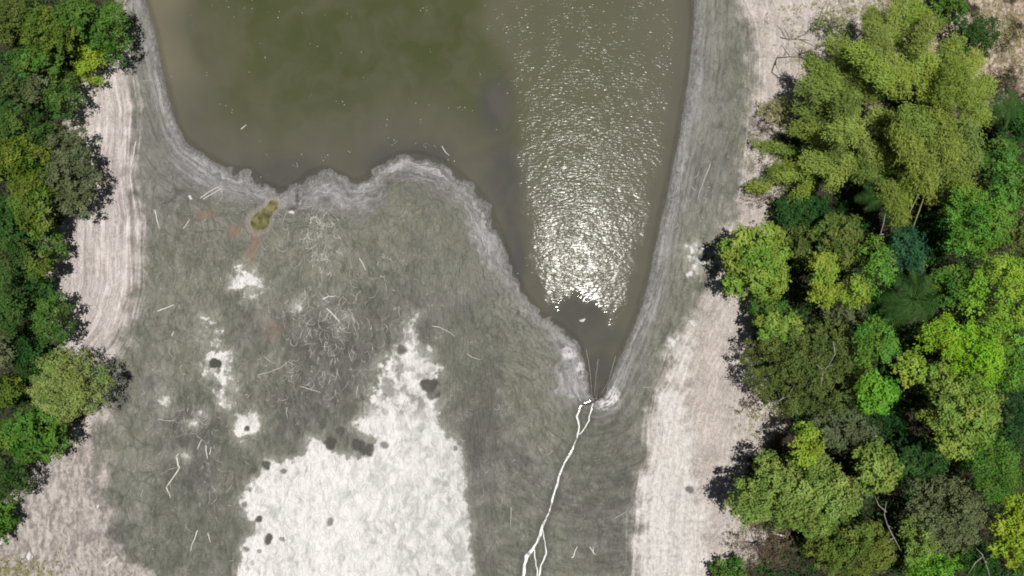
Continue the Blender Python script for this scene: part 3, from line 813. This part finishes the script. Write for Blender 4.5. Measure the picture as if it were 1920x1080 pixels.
LT("dark green bush on the left edge below the grey-olive dome", 4, 420, 48, 50, 3.6, 'dg', name="bush", cat="bush", lobe=.5)
LT("dark bush at the sand edge just below the grey-olive dome", 92, 458, 36, 28, 2.4, 'mg', name="bush", cat="bush", lobe=.45)
LT("fresh green tree on the left edge at mid height", 10, 492, 56, 54, 5.0, 'lg', lobe=.5)
LT("small yellow-green treetop right of the mid-height fresh green tree", 72, 492, 22, 22, 4.2, 'lo', lobe=.4)
LT("dark bush in the black gap of the left wood", 62, 545, 34, 34, 2.2, 'dg', name="bush", cat="bush", dens=.8, lobe=.45)
LT("mid green tree at the left sand edge above the feathery shrub", 92, 600, 40, 52, 4.0, 'mg', lobe=.5)
LT("green tree on the left edge above the pale grey-olive one", 4, 585, 50, 48, 4.8, 'lg', lobe=.5)
LT("pale grey-olive treetop on the left edge, level with the sand's lower end", -4, 655, 36, 40, 4.4, 'go', lobe=.42)
LT("dark green tree left of the feathery shrub", 54, 668, 46, 40, 3.4, 'dg', lobe=.5)
LT("pale feathery yellow-green shrub on the left bank with a ragged dark shadow", 120, 726, 78, 70, 5.4, 'fe', name="shrub", cat="shrub", leaf=.18, per=18, aspect=.24, ragged=.4, lobe=.5, jig=.4)
LT("yellow-green bush on the left edge beside the feathery shrub", 4, 735, 42, 32, 3.4, 'lo', name="bush", cat="bush", lobe=.45)
LT("broad dark green tree below the feathery shrub", 56, 820, 66, 58, 4.6, 'mg', lobe=.55)
LT("bright green tree on the left edge in the lower left", 0, 885, 52, 68, 4.4, 'lg', lobe=.5)
LT("small dark green bush on the left edge near the bottom left corner", -10, 985, 34, 36, 2.6, 'mg', name="bush", cat="bush", lobe=.42)

# ---- bamboo: arching culms with plumes of foliage
def bamboo(label, bx, by, plumes):
    gz = ground_z(bx, by)
    root = link("bamboo_clump", None, loc=(wx(bx), wy(by), gz), label=label, category="bamboo", group="bamboo on the right bank")
    B = np.array([wx(bx), wy(by), gz])
    for (x0, y0, x1, y1, w, z) in plumes:
        z = max(1.2, z + R.uniform(-2.0, 1.2) * min(1, z / 5)); w = w * R.uniform(.5, .8)
        x1, y1 = x1 + (x1 - x0) * .12, y1 + (y1 - y0) * .12
        p0 = np.array([wx(x0, z), wy(y0, z), z]); 
        z1 = z - R.uniform(.5, 1.3)
        p3 = np.array([wx(x1, z1), wy(y1, z1), z1])
        p0 -= B; p3 -= B
        foot = np.array([R.uniform(-.8, .8), R.uniform(-.8, .8), -.2])
        # culm: foot -> plume start -> plume tip
        mid = foot * .5 + p0 * .5 + np.array([0, 0, p0[2] * .22]); mid[2] = min(mid[2], p0[2] - .1)
        tv, tf = tube([foot, mid, p0, (p0 + p3) / 2 + np.array([0, 0, .2]), p3], [.05, .045, .035, .02, .008], 6)
        culm = link("culm", mesh_np("culm", tv, tf, M_CULM), root)
        wm = w * S * (1 - z / H)
        L = np.linalg.norm(p3 - p0)
        ax = norm(p3 - p0)
        side = norm(np.cross(ax, [0, 0, 1.0])); upv = np.cross(side, ax)
        nb = int(26 * L * wm / .8) + 14
        u = rng.uniform(-.12, 1.02, nb)
        prof = np.clip(1.0 - np.abs(u - .45) * 1.0, .25, 1) ** .6
        th = rng.uniform(0, 2 * np.pi, nb); rr = np.sqrt(rng.uniform(0.12, 1, nb)) * wm * .5 * prof * np.where(rng.random(nb) < .3, rng.uniform(1.1, 1.65, nb), 1)
        c = p0 + (p3 - p0) * u[:, None] + np.array([0, 0, .2]) * (u * (1 - u) * 4)[:, None]
        c = c + side * (np.cos(th) * rr)[:, None] + upv * (np.sin(th) * rr * .8)[:, None]
        base_t = R.uniform(.25, .75)
        C, N, T, A = [], [], [], []
        for k in range(nb):
            m = int(rng.uniform(14, 26))
            out = norm(side * math.cos(th[k]) + upv * math.sin(th[k]) + np.array([0, 0, .2]))
            off = rng.normal(size=(m, 3)) * np.array([.15, .15, .12]) + ax * rng.normal(0, .16, (m, 1))
            C.append(c[k] + off)
            N.append(norm(out * .55 + np.array([0, 0, .75]) + rng.normal(size=(m, 3)) * .28))
            A.append(norm(ax * .6 + out * .6 + np.array([0, 0, -.5]) + rng.normal(size=(m, 3)) * .45))
            T.append(np.full(m, base_t + rng.normal(0, .14)) + rng.normal(0, .1, m))
        C, N, A, T = np.vstack(C), np.vstack(N), np.vstack(A), np.clip(np.concatenate(T), 0, 1)
        C[:, 2] = np.maximum(C[:, 2], .1)
        sz = rng.uniform(.14, .26, len(C))
        v, f, t = leaves_geo(C, N, sz, sz * .26, T, A)
        link("foliage", mesh_np("foliage", v, f, LM['bm'], {"tint": t, "hue": np.full(len(t), R.uniform(.15, .75))}), culm)
    return root
bamboo("upper part of the big yellow-green bamboo thicket, fanning up and right", 1690, 190, [
 (1640,90,1632,28,60,6.0),(1672,70,1690,8,60,6.2),(1600,110,1560,80,56,5.0),(1650,110,1640,50,70,6.5),(1720,90,1745,40,64,6.6),(1700,60,1720,15,56,6.2),
 (1612,150,1570,110,60,5.6),(1660,150,1610,95,70,7.0),(1720,140,1700,80,70,7.4),(1760,130,1790,80,64,7.2),(1790,150,1830,110,60,7.0),(1810,190,1846,160,66,7.0),
 (1770,190,1800,130,70,7.6),(1800,230,1846,215,64,6.8),(1740,180,1740,110,70,7.8),(1690,170,1660,110,70,7.6),(1815,240,1820,300,60,6.4),(1640,180,1590,150,64,6.6)])
bamboo("left part of the big bamboo thicket, plumes arching over the sand", 1600, 245, [
 (1560,150,1520,120,54,4.6),(1570,180,1510,160,58,5.2),(1600,210,1548,190,64,6.4),(1560,230,1500,205,60,5.4),(1600,150,1552,138,58,5.6),(1640,215,1668,250,62,7.0),
 (1610,240,1560,250,64,6.4),(1580,280,1520,272,60,5.2),(1500,285,1420,272,34,2.6),(1540,310,1470,330,44,3.6),(1520,345,1490,372,40,3.2),(1480,310,1450,318,30,2.4),(1560,320,1510,300,52,4.8),
 (1590,300,1560,345,54,5.4),(1620,270,1650,310,56,6.2),(1545,260,1490,240,44,4.0),(1440,350,1404,352,22,1.6),(1600,180,1570,215,60,6.4),(1630,320,1566,300,44,5.6)])
bamboo("lower part of the big bamboo thicket, plumes drooping towards the palms", 1720, 290, [
 (1660,230,1700,290,66,7.4),(1690,250,1738,340,60,7.0),(1650,290,1690,350,50,6.0),(1720,300,1720,350,56,6.4),(1700,330,1702,372,50,5.8),(1740,340,1748,378,40,5.4),
 (1750,220,1780,290,70,7.6),(1790,270,1800,340,64,7.0),(1780,310,1800,372,60,6.4),(1800,350,1836,376,44,5.4),(1740,260,1760,310,70,7.4),(1700,210,1740,250,66,7.8),
 (1680,390,1690,450,46,5.2),(1690,430,1668,470,38,4.8),(1700,460,1722,512,40,4.6),(1660,350,1690,400,46,5.4),(1610,330,1660,345,40,5.4),(1776,380,1800,424,40,5.0)])

# ---- palms
# low undergrowth that fills the wood between the trees: uncountable
ys_, xs_ = np.nonzero((sd_forest > .9) & (GX > -58) & (GX < 1978) & (GY > -58) & (GY < 1138) & ~((GX > 1540) & (GY < 150)))
pk = rng.integers(0, len(xs_), 2600)
C, N, T = [], [], []
for i_, j_ in zip(xs_[pk], ys_[pk]):
    m = int(rng.uniform(16, 34)); z_ = rng.uniform(.15, 1.3)
    off = rng.normal(size=(m, 3)) * np.array([.30, .30, .22])
    c_ = np.array([(gxs[i_] - 960) * S, (540 - gys[j_]) * S, h[j_, i_] + z_]) + off
    c_[:, 2] = np.maximum(c_[:, 2], h[j_, i_] + .05)
    C.append(c_); N.append(norm(np.array([0, 0, .7]) + rng.normal(size=(m, 3)) * .5)); T.append(np.full(m, rng.random()) * .7 + rng.random(m) * .3)
C, N, T = np.vstack(C), np.vstack(N), np.concatenate(T)
sz = rng.uniform(.14, .26, len(C))
v, f, t = leaves_geo(C, N, sz, sz * .5, T)
link("undergrowth", mesh_np("undergrowth", v, f, LM['dg'], {"tint": t, "hue": t}), label="low dark green undergrowth between the trees of both woods", kind="stuff")

def palm(label, px, py, top, fr, r, seed):
    rr = random.Random(seed)
    gz = ground_z(px, py)
    cx, cy = wx(px, top), wy(py, top)
    root = link("palm_tree", None, loc=(cx, cy, gz), label=label, category="palm", group="palms in the right wood")
    tv, tf = tube([(0, 0, -.2), (.05, 0, top * .5), (0, .05, top - .1)], [.16, .12, .10], 6)
    link("trunk", mesh_np("trunk", tv, tf, M_BARK), root)
    for i in range(fr):
        a = 6.283 * i / fr + rr.uniform(-.25, .25)
        L = r * rr.uniform(.8, 1.15); rise = rr.uniform(.15, .55) * L; droop = rr.uniform(.25, .7) * L
        n = 22
        t = np.linspace(0, 1, n)
        d = np.array([math.cos(a), math.sin(a), 0]); s = np.array([-math.sin(a), math.cos(a), 0])
        P = d * (L * t * (1 - .12 * t))[:, None] + np.array([0, 0, 1.0]) * (rise * 2 * t * (1 - t) - droop * t * t + top - .05)[:, None]
        parts = [tube(P[::3], np.linspace(.035, .008, len(P[::3])), 4)]
        V, F, T = [], [], []
        for k in range(2, n):
            ll = L * .30 * math.sin(math.pi * min(1, t[k] * .85 + .12)) ** .7 + .08
            for sg in (-1, 1):
                dirv = norm(s * sg * .85 + d * .55 + np.array([0, 0, -.35]))
                b = P[k]; e = b + dirv * ll
                wv = d * .026
                o = len(V)
                V += [b - wv, b + wv, e + wv * .2, e - wv * .2]
                F.append((o, o + 1, o + 2, o + 3)); T.append(rr.uniform(.2, .9))
        pv, pf = join(parts + [(np.array(V), np.array(F))])
        tt = np.r_[np.full(len(parts[0][0]), .9), np.repeat(T, 4)]
        link("frond", mesh_np("frond", pv, pf, LM['pa'], {"tint": tt}), root)
    return root
palm("large dark green palm in the middle of the right wood", 1696, 562, 5.4, 13, 2.3, 1)
palm("palm with drooping fronds just below the bamboo", 1646, 368, 4.8, 9, 1.7, 2)
palm("small palm right of the bamboo near the right edge", 1872, 208, 4.2, 9, 1.7, 3)

# ------------------------------------------------------------------ sticks, branches, stones
def stick_geo(pts, w, rise=0.0):
    P = np.array(pts, float)
    t = np.linspace(0, len(P) - 1, (len(P) - 1) * 3 + 1)
    X = np.interp(t, range(len(P)), P[:, 0]) + rng.normal(0, .35, len(t)); Y = np.interp(t, range(len(P)), P[:, 1]) + rng.normal(0, .35, len(t))
    r = w * S * .5 * np.linspace(1.0, .5, len(t))
    Z = np.array([ground_z(a, b) for a, b in zip(X, Y)])
    Z = np.maximum(Z, np.interp(t, [0, t[-1]], [Z[0], Z[-1]])) + r * .55 + rise
    Z = np.maximum(Z, r * .2)
    return tube(np.stack([[wx(a, z) for a, z in zip(X, Z)], [wy(b, z) for b, z in zip(Y, Z)], Z], 1), r, 6)
def stick(label, pts, w=2.2, mat=None, forks=(), name="stick", cat="stick", group="driftwood on the dried pond bed", rise=0.0):
    mat = mat or M_PALE
    v, f = stick_geo(pts, w, rise)
    o = v.mean(0); 
    root = link(name, mesh_np(name, v - o, f, mat), loc=tuple(o), label=label, category=cat, group=group)
    for fk in forks:
        v, f = stick_geo(fk, w * .7, rise)
        link("fork", mesh_np("fork", v - o, f, mat), root)
    return root
stick("curved pale stick lying where the left sand meets the grey mud", [(255,265),(252,280),(249,300),(245,316)], 2.2)
stick("straight pale stick on the mud right of the left sand, below the cracked mud plates", [(291,394),(294,410),(299,430)], 2.4)
stick("pale stick on plain mud right of the left sand's lower half", [(295,583),(310,578),(326,571)], 2.8)
stick("tiny bright stick left of the small white patch chain's top", [(322,630),(326,621)], 2.4)
stick("bent forked bleached branch on dark mud left of the white crust", [(332,857),(334,872),(337,877),(324,896),(312,914)], 3.2, forks=[[(312,914),(316,922),(320,934)],[(330,856),(336,850)]], name="branch", cat="branch")
stick("pale stick in the yellowish grass of the bottom left corner", [(64,1058),(74,1049),(85,1038)], 2.6)
stick("grey-white stick on the bottom edge of the lower left bank", [(195,1062),(207,1053),(221,1042)], 2.8)
stick("thin upright pale stick at the edge of the lower left shadow", [(143,830),(141,848),(138,868)], 2.0)
stick("long grey pole lying in the black shade of the lower left trees", [(46,903),(78,884),(110,862)], 2.8, M_TWIG, name="pole", cat="pole", rise=.12)
stick("left one of two short pale sticks above the forked bleached branch's right", [(371,842),(374,832),(378,824)], 1.9)
stick("right one of two short pale sticks, straight and thicker, on dark mud", [(386,834),(387,847),(389,861)], 2.6, forks=[[(393,852),(396,838)]])
stick("slender bent pale stick near the bottom, left of the crust's lower corner", [(370,994),(366,1008),(360,1022),(357,1033)], 2.2)
stick("short pale stick just right of the slender bent one near the bottom", [(390,999),(392,1008),(395,1017)], 2.0)
stick("faint grey stick on the mud below the lone small white patch", [(297,785),(311,789),(327,789)], 1.9, M_TWIG)
stick("long thin curved grey twig between the two white crust arms", [(482,703),(505,698),(528,688),(546,674)], 1.8, M_TWIG)
stick("curved pale stick right of the crust's upper tip", [(810,611),(825,614),(840,621),(853,631)], 2.4, M_TWIG)
stick("bright slanting stick in the litter at the middle of the mud", [(613,578),(625,590),(638,606)], 2.6)
stick("bright near-level stick in the litter above the slanting one", [(604,561),(616,556),(629,555)], 2.6)
stick("short slanting stick on green-grey mud below the pond's middle shore", [(674,484),(680,494),(687,507)], 2.0)
stick("grey twig lying level left of the crust's upper arm", [(563,724),(582,730),(602,736)], 2.2, M_TWIG, forks=[[(582,730),(590,722)]])
stick("faint pale stick on mud between the crust's top and the pond tip", [(876,664),(888,671),(901,675)], 1.9, M_TWIG)
stick("upper one of two parallel pale sticks by the cracked mud near the pond corner", [(375,371),(395,358),(415,347)], 2.0)
stick("lower one of two parallel pale sticks by the cracked mud near the pond corner", [(381,374),(398,363),(418,351)], 2.0)
stick("short pale stick left of the yellow-green pool", [(344,428),(350,420),(356,411)], 1.8)
stick("thin straight pale stick standing out on the mud left of the white trickle", [(958,950),(958,968),(957,986)], 1.9, M_TWIG)
stick("white curved horn-like stick right of the trickle near the bottom", [(1071,1046),(1076,1042),(1078,1034),(1082,1024)], 3.0)
stick("white v-shaped twig right of the horn-like stick near the bottom", [(1106,1025),(1112,1036),(1117,1040)], 2.2, forks=[[(1112,1036),(1112,1024)]])
stick("grey stick at the foot of the right white bank", [(1152,972),(1164,965),(1176,958)], 1.8, M_TWIG)
stick("long pale stick on the mud between pond and bamboo", [(1332,306),(1322,332),(1314,355),(1307,376)], 2.0, M_TWIG)
stick("pale stick lying on the upper left grey shore beside the water", [(268,153),(276,151),(286,150)], 1.8, M_TWIG)
stick("tall grey reed stem standing in the shallow tip of the pond", [(1099,654),(1103,676),(1107,700),(1110,742)], 1.5, M_DEAD, rise=.03, group="stems in the pond tip")
stick("shorter grey stem right of the tall one in the pond tip", [(1154,668),(1148,690),(1142,712),(1128,738)], 1.4, M_DEAD, rise=.03, group="stems in the pond tip")
stick("thin middle stem in the pond tip between the two longer ones", [(1122,672),(1118,700),(1114,744)], 1.3, M_DEAD, rise=.03, group="stems in the pond tip")
stick("dark twig dam lying across the outlet of the pond tip", [(1090,758),(1104,758),(1116,752),(1130,742)], 3.4, M_DARKT, forks=[[(1116,752),(1112,736),(1110,716)],[(1120,750),(1126,728)]], name="branch", cat="branch", group="stems in the pond tip")
stick("small pale stick floating in the left part of the pond", [(452,242),(457,238),(462,234)], 2.2, group="floating wood in the pond")
stick("thin pale stick at the pond edge above the rounded mud tongue", [(829,274),(834,283),(842,292)], 1.8, group="floating wood in the pond")
# dead wood on the right bank
stick("pale fallen bamboo cane on the sand under the bamboo", [(1450,281),(1480,288),(1516,298)], 2.0, M_DEAD, name="cane", cat="cane", group="dead wood on the right bank", rise=.15)
stick("white bleached log end showing under the big wide yellow-green tree", [(1446,998),(1460,1002),(1473,1006)], 6.5, M_PALE, name="log", cat="log", group="dead wood on the right bank", rise=.1)
stick("sprawling dark dead branch on the sand left of the bamboo, upper", [(1462,70),(1480,74),(1500,73),(1518,76)], 1.8, M_DARKT, forks=[[(1474,74),(1466,58),(1456,46)],[(1482,74),(1474,60),(1470,52)],[(1490,73),(1506,66),(1520,60)],[(1500,74),(1520,84),(1536,92)]],
      name="branch", cat="branch", group="dead wood on the right bank")
stick("angular dark dead branch on the sand left of the bamboo, lower", [(1504,107),(1480,106),(1457,108),(1453,118),(1448,134),(1460,146),(1484,156)], 1.8, M_DARKT, forks=[[(1453,118),(1458,130),(1462,142)],[(1500,108),(1498,124)],[(1480,106),(1470,90),(1464,84)]],
      name="branch", cat="branch", group="dead wood on the right bank")
stick("dark broken stub on the sand below the angular dead branch", [(1453,122),(1455,114)], 5.0, M_DARKT, name="stump", cat="stump", group="dead wood on the right bank")
stick("left one of a pair of pale poles at the top edge above the scrub", [(1530,46),(1541,22),(1551,2)], 2.4, M_DEAD, name="pole", cat="pole", group="dead wood on the right bank", rise=.05)
stick("right one of a pair of pale poles at the top edge above the scrub", [(1537,48),(1547,25),(1558,2)], 2.2, M_DEAD, name="pole", cat="pole", group="dead wood on the right bank", rise=.05)
def bare_twigs(label, px, py, z, spec):
    gz = ground_z(px, py)
    B = np.array([wx(px), wy(py), gz]); first = None
    root = link("bare_branch", None, loc=tuple(B), label=label, category="branch", group="bare branches in the right wood")
    tv, tf = tube([(0, 0, -.2), np.array([wx(px, z), wy(py, z), z]) * .5 + B * .5 - B, np.array([wx(px, z), wy(py, z), z]) - B], [.07, .06, .04], 6)
    link("stem", mesh_np("stem", tv, tf, M_DEAD), root)
    for path in spec:
        P = np.array([(wx(a, z + c), wy(b, z + c), z + c) for a, b, c in path]) - B
        tv, tf = tube(P, np.linspace(.045, .018, len(P)), 4)
        link("twig", mesh_np("twig", tv, tf, M_DEAD), root)
bare_twigs("bare forked twig sticking out at the lower left of the broad olive tree", 1478, 742, 4.6,
  [[(1478,742,0),(1466,748,.3),(1454,756,.2)],[(1478,742,0),(1484,732,.3),(1490,722,.5)],[(1478,742,0),(1488,758,.2),(1497,776,.1)],[(1466,748,.3),(1470,738,.4)]])
bare_twigs("bleached bare twigs in the centre of the broad olive tree", 1544, 695, 6.2,
  [[(1544,695,0),(1541,708,.2),(1540,724,.1)],[(1544,695,0),(1553,686,.3),(1562,684,.2)],[(1544,695,0),(1536,688,.2),(1530,684,.2)],[(1562,640,.1),(1566,664,.2),(1553,686,.3)]])
bare_twigs("grey bare branches at the bottom edge left of the brilliant corner crown", 1846, 1052, 5.0,
  [[(1846,1052,0),(1852,1066,.2),(1856,1082,.2)],[(1846,1052,0),(1842,1040,.3),(1830,1028,.3)],[(1846,1052,0),(1858,1044,.3),(1866,1038,.4)],[(1842,1044,.2),(1828,1056,.2),(1816,1076,.1)]])
bare_twigs("grey bare branch beside the slim yellow-olive tree at the bottom", 1664, 985, 4.8,
  [[(1664,985,0),(1658,965,.3),(1662,940,.4)],[(1664,985,0),(1676,1008,.2),(1688,1030,.1)],[(1662,960,.3),(1648,948,.3),(1640,930,.3)],[(1676,1008,.2),(1660,1020,.1)]])
bare_twigs("thin pale bare stem above the bluish tree near the bamboo's foot", 1650, 440, 5.8,
  [[(1650,440,0),(1646,452,.2),(1644,470,.1)],[(1650,440,0),(1656,422,.2),(1660,400,.3)]])
bare_twigs("grey leafless twig tangle at the left flank of the grey-olive dome", 82, 402, 4.4,
  [[(82,402,0),(76,392,.3),(70,388,.2)],[(82,402,0),(92,396,.3),(98,388,.3)],[(82,402,0),(86,414,.1),(96,424,.0)],[(76,392,.2),(84,382,.4)]])

def rock(label, px, py, w, l, hh, rot, mat=None):
    import bmesh
    bm = bmesh.new(); bmesh.ops.create_icosphere(bm, subdivisions=2, radius=1)
    for v in bm.verts:
        v.co *= 1 + .22 * math.sin(v.co.x * 5.1 + px) * math.cos(v.co.y * 4.3 + py) + R.uniform(-.08, .08)
        v.co.x *= w * S / 2; v.co.y *= l * S / 2; v.co.z = max(v.co.z, -.4) * hh
    me = bpy.data.meshes.new("rock"); bm.to_mesh(me); bm.free(); me.materials.append(mat or M_ROCK)
    o = link("rock", me, loc=(wx(px), wy(py), ground_z(px, py) + .25 * hh), label=label, category="rock", group="loose stones")
    o.rotation_euler = (0, 0, rot)
rock("small pale rock left of the two parallel sticks near the pond corner", 359, 371, 6, 10, .14, .5)
rock("small white lump standing in for the water glint at the end of the dark notch right of the yellow-green pool", 547, 398, 12, 6, .10, -.2)  # white solid added in place of a glint on the little puddle
rock("tiny white pebble on the lower left bank's grey sand", 191, 946, 5, 9, .10, -.4)
rock("white angular rock at the left edge near the bottom left corner", 16, 1008, 15, 14, .25, .3)
rock("rounded beige rock in the grass of the bottom left corner", 68, 1036, 12, 16, .22, .1)
rock("pale white lump standing in for a small bright ripple patch in the dark calm of the pond tip", 1092, 601, 15, 8, .16, .3)  # white solid added in place of glittering ripples

# loose small litter of twigs: uncountable
M_LITTER = simple_mat('litter_twig', (.22, .215, .20), (.48, .47, .44), 1.5)
def litter(name, spots, n, label, mat, lmin, lmax, wmin, wmax):
    parts = []
    for x, y, a, b, frac in spots:
        for _ in range(int(n * frac)):
            px, py = R.gauss(x, a), R.gauss(y, b)
            if px < 262 or ground_z(px, py) < .015: continue
            L = lmin + (lmax - lmin) * R.random() ** 2.2; th = R.gauss(1.57, .7); cv = R.gauss(0, 1.1); r = R.uniform(wmin, wmax)
            x0, y0, pts = px, py, []
            for t in range(5):
                pts.append((wx(x0), wy(y0), ground_z(x0, y0) + r * .7))
                x0 += math.cos(th) * L / 4; y0 += math.sin(th) * L / 4; th += cv * .35 + R.gauss(0, .3)
            parts.append(tube(pts, [r * .8, r, r, r * .8, r * .5], 4))
    v, f = join(parts)
    link(name, mesh_np(name, v, f, mat), label=label, kind="stuff")
litter("twig_litter", [(600,430,14,40,.20),(612,440,22,50,.10),(620,590,36,40,.20),(600,690,60,40,.16),(660,560,90,90,.12),(480,690,90,110,.10),(370,900,50,80,.08),(1010,800,110,120,.05),(1300,400,25,90,.06),(365,780,16,16,.07),(470,380,60,40,.05)],
       800, "fine pale twig litter scattered over the grey mud", M_LITTER, 5, 30, .010, .030)
def grass(name, spots, n, label, cls):
    C, N, T, A = [], [], [], []
    for x, y, a, b, frac in spots:
        for _ in range(int(n * frac)):
            px, py = R.gauss(x, a), R.gauss(y, b)
            z = ground_z(px, py)
            m = R.randint(3, 7)
            for _k in range(m):
                C.append((wx(px) + R.gauss(0, .08), wy(py) + R.gauss(0, .08), z + R.uniform(.04, .15)))
                N.append((R.gauss(0, .5), R.gauss(0, .5), .8)); A.append((R.gauss(0, 1), R.gauss(0, 1), R.uniform(.2, .9))); T.append(R.random())
    C, N, A = np.array(C), norm(np.array(N)), norm(np.array(A))
    sz = rng.uniform(.14, .32, len(C))
    v, f, t = leaves_geo(C, N, sz, sz * .13, np.array(T), A)
    link(name, mesh_np(name, v, f, LM[cls], {"tint": t}), label=label, kind="stuff")
grass("dry_grass", [(40,1060,45,14,.35),(1600,40,40,30,.25),(1500,60,40,40,.12),(1860,40,40,40,.35),(1880,110,30,40,.25),(1420,280,25,50,.1),(1410,770,20,25,.08),(1470,400,25,10,.08),(1640,20,60,12,.15)],
      900, "short dry straw grass on the pale ground beside the trees", 'st')

# floating flecks of debris that also stand in for faint sparkles: uncountable
C = []
while len(C) < 170:
    px, py = R.uniform(290, 1290), R.uniform(-30, 640)
    if ground_z(px, py) > -.05: continue
    for _k in range(R.choice((1, 1, 2, 4))):
        C.append((wx(px) + R.gauss(0, .25), wy(py) + R.gauss(0, .2), R.uniform(.004, .012)))
C = np.array(C); sz = rng.uniform(.05, .13, len(C))
v, f, t = leaves_geo(C, norm(np.array([[0, 0, 1.0]]) + rng.normal(size=C.shape) * .06), sz, sz * .5, rng.random(len(C)))
link("floating_flecks", mesh_np("floating_flecks", v, f, M_LITTER), label="tiny pale flecks of debris and stand-in sparkle on the murky water", kind="stuff")

# seedlings, weeds and fallen leaves along both tree lines: uncountable
ys_, xs_ = np.nonzero((sd_forest > -1.5) & (sd_forest < .9) & (GX > -20) & (GX < 1940) & (GY > -20) & (GY < 1100))
wgt = np.exp(-np.abs(sd_forest[ys_, xs_] - .3) / .6); pk = rng.choice(len(xs_), 620, p=wgt / wgt.sum())
C, N, T = [], [], []
for i_, j_ in zip(xs_[pk], ys_[pk]):
    m = int(rng.uniform(2, 12)); sp = rng.uniform(.06, .22)
    off = rng.normal(size=(m, 3)) * np.array([sp, sp, .02])
    c_ = np.array([(gxs[i_] - 960) * S, (540 - gys[j_]) * S, h[j_, i_]]) + off
    c_[:, 2] = h[j_, i_] + rng.uniform(.02, .05 + sp, m)
    C.append(c_); N.append(norm(np.array([0, 0, .8]) + rng.normal(size=(m, 3)) * .4)); T.append(np.full(m, rng.random()))
C, N, T = np.vstack(C), np.vstack(N), np.concatenate(T)
sz = rng.uniform(.08, .2, len(C))
for nm_, cl_, sel in (("margin_weeds", 'ol', T > .45), ("fallen_leaves", 'rd', T <= .45)):
    v, f, t = leaves_geo(C[sel], N[sel], sz[sel], sz[sel] * .45, T[sel])
    link(nm_, mesh_np(nm_, v, f, LM[cl_], {"tint": t, "hue": t}), kind="stuff",
         label="small olive weeds and seedlings along both tree lines" if cl_ == 'ol' else "brown fallen leaves scattered along both tree lines")
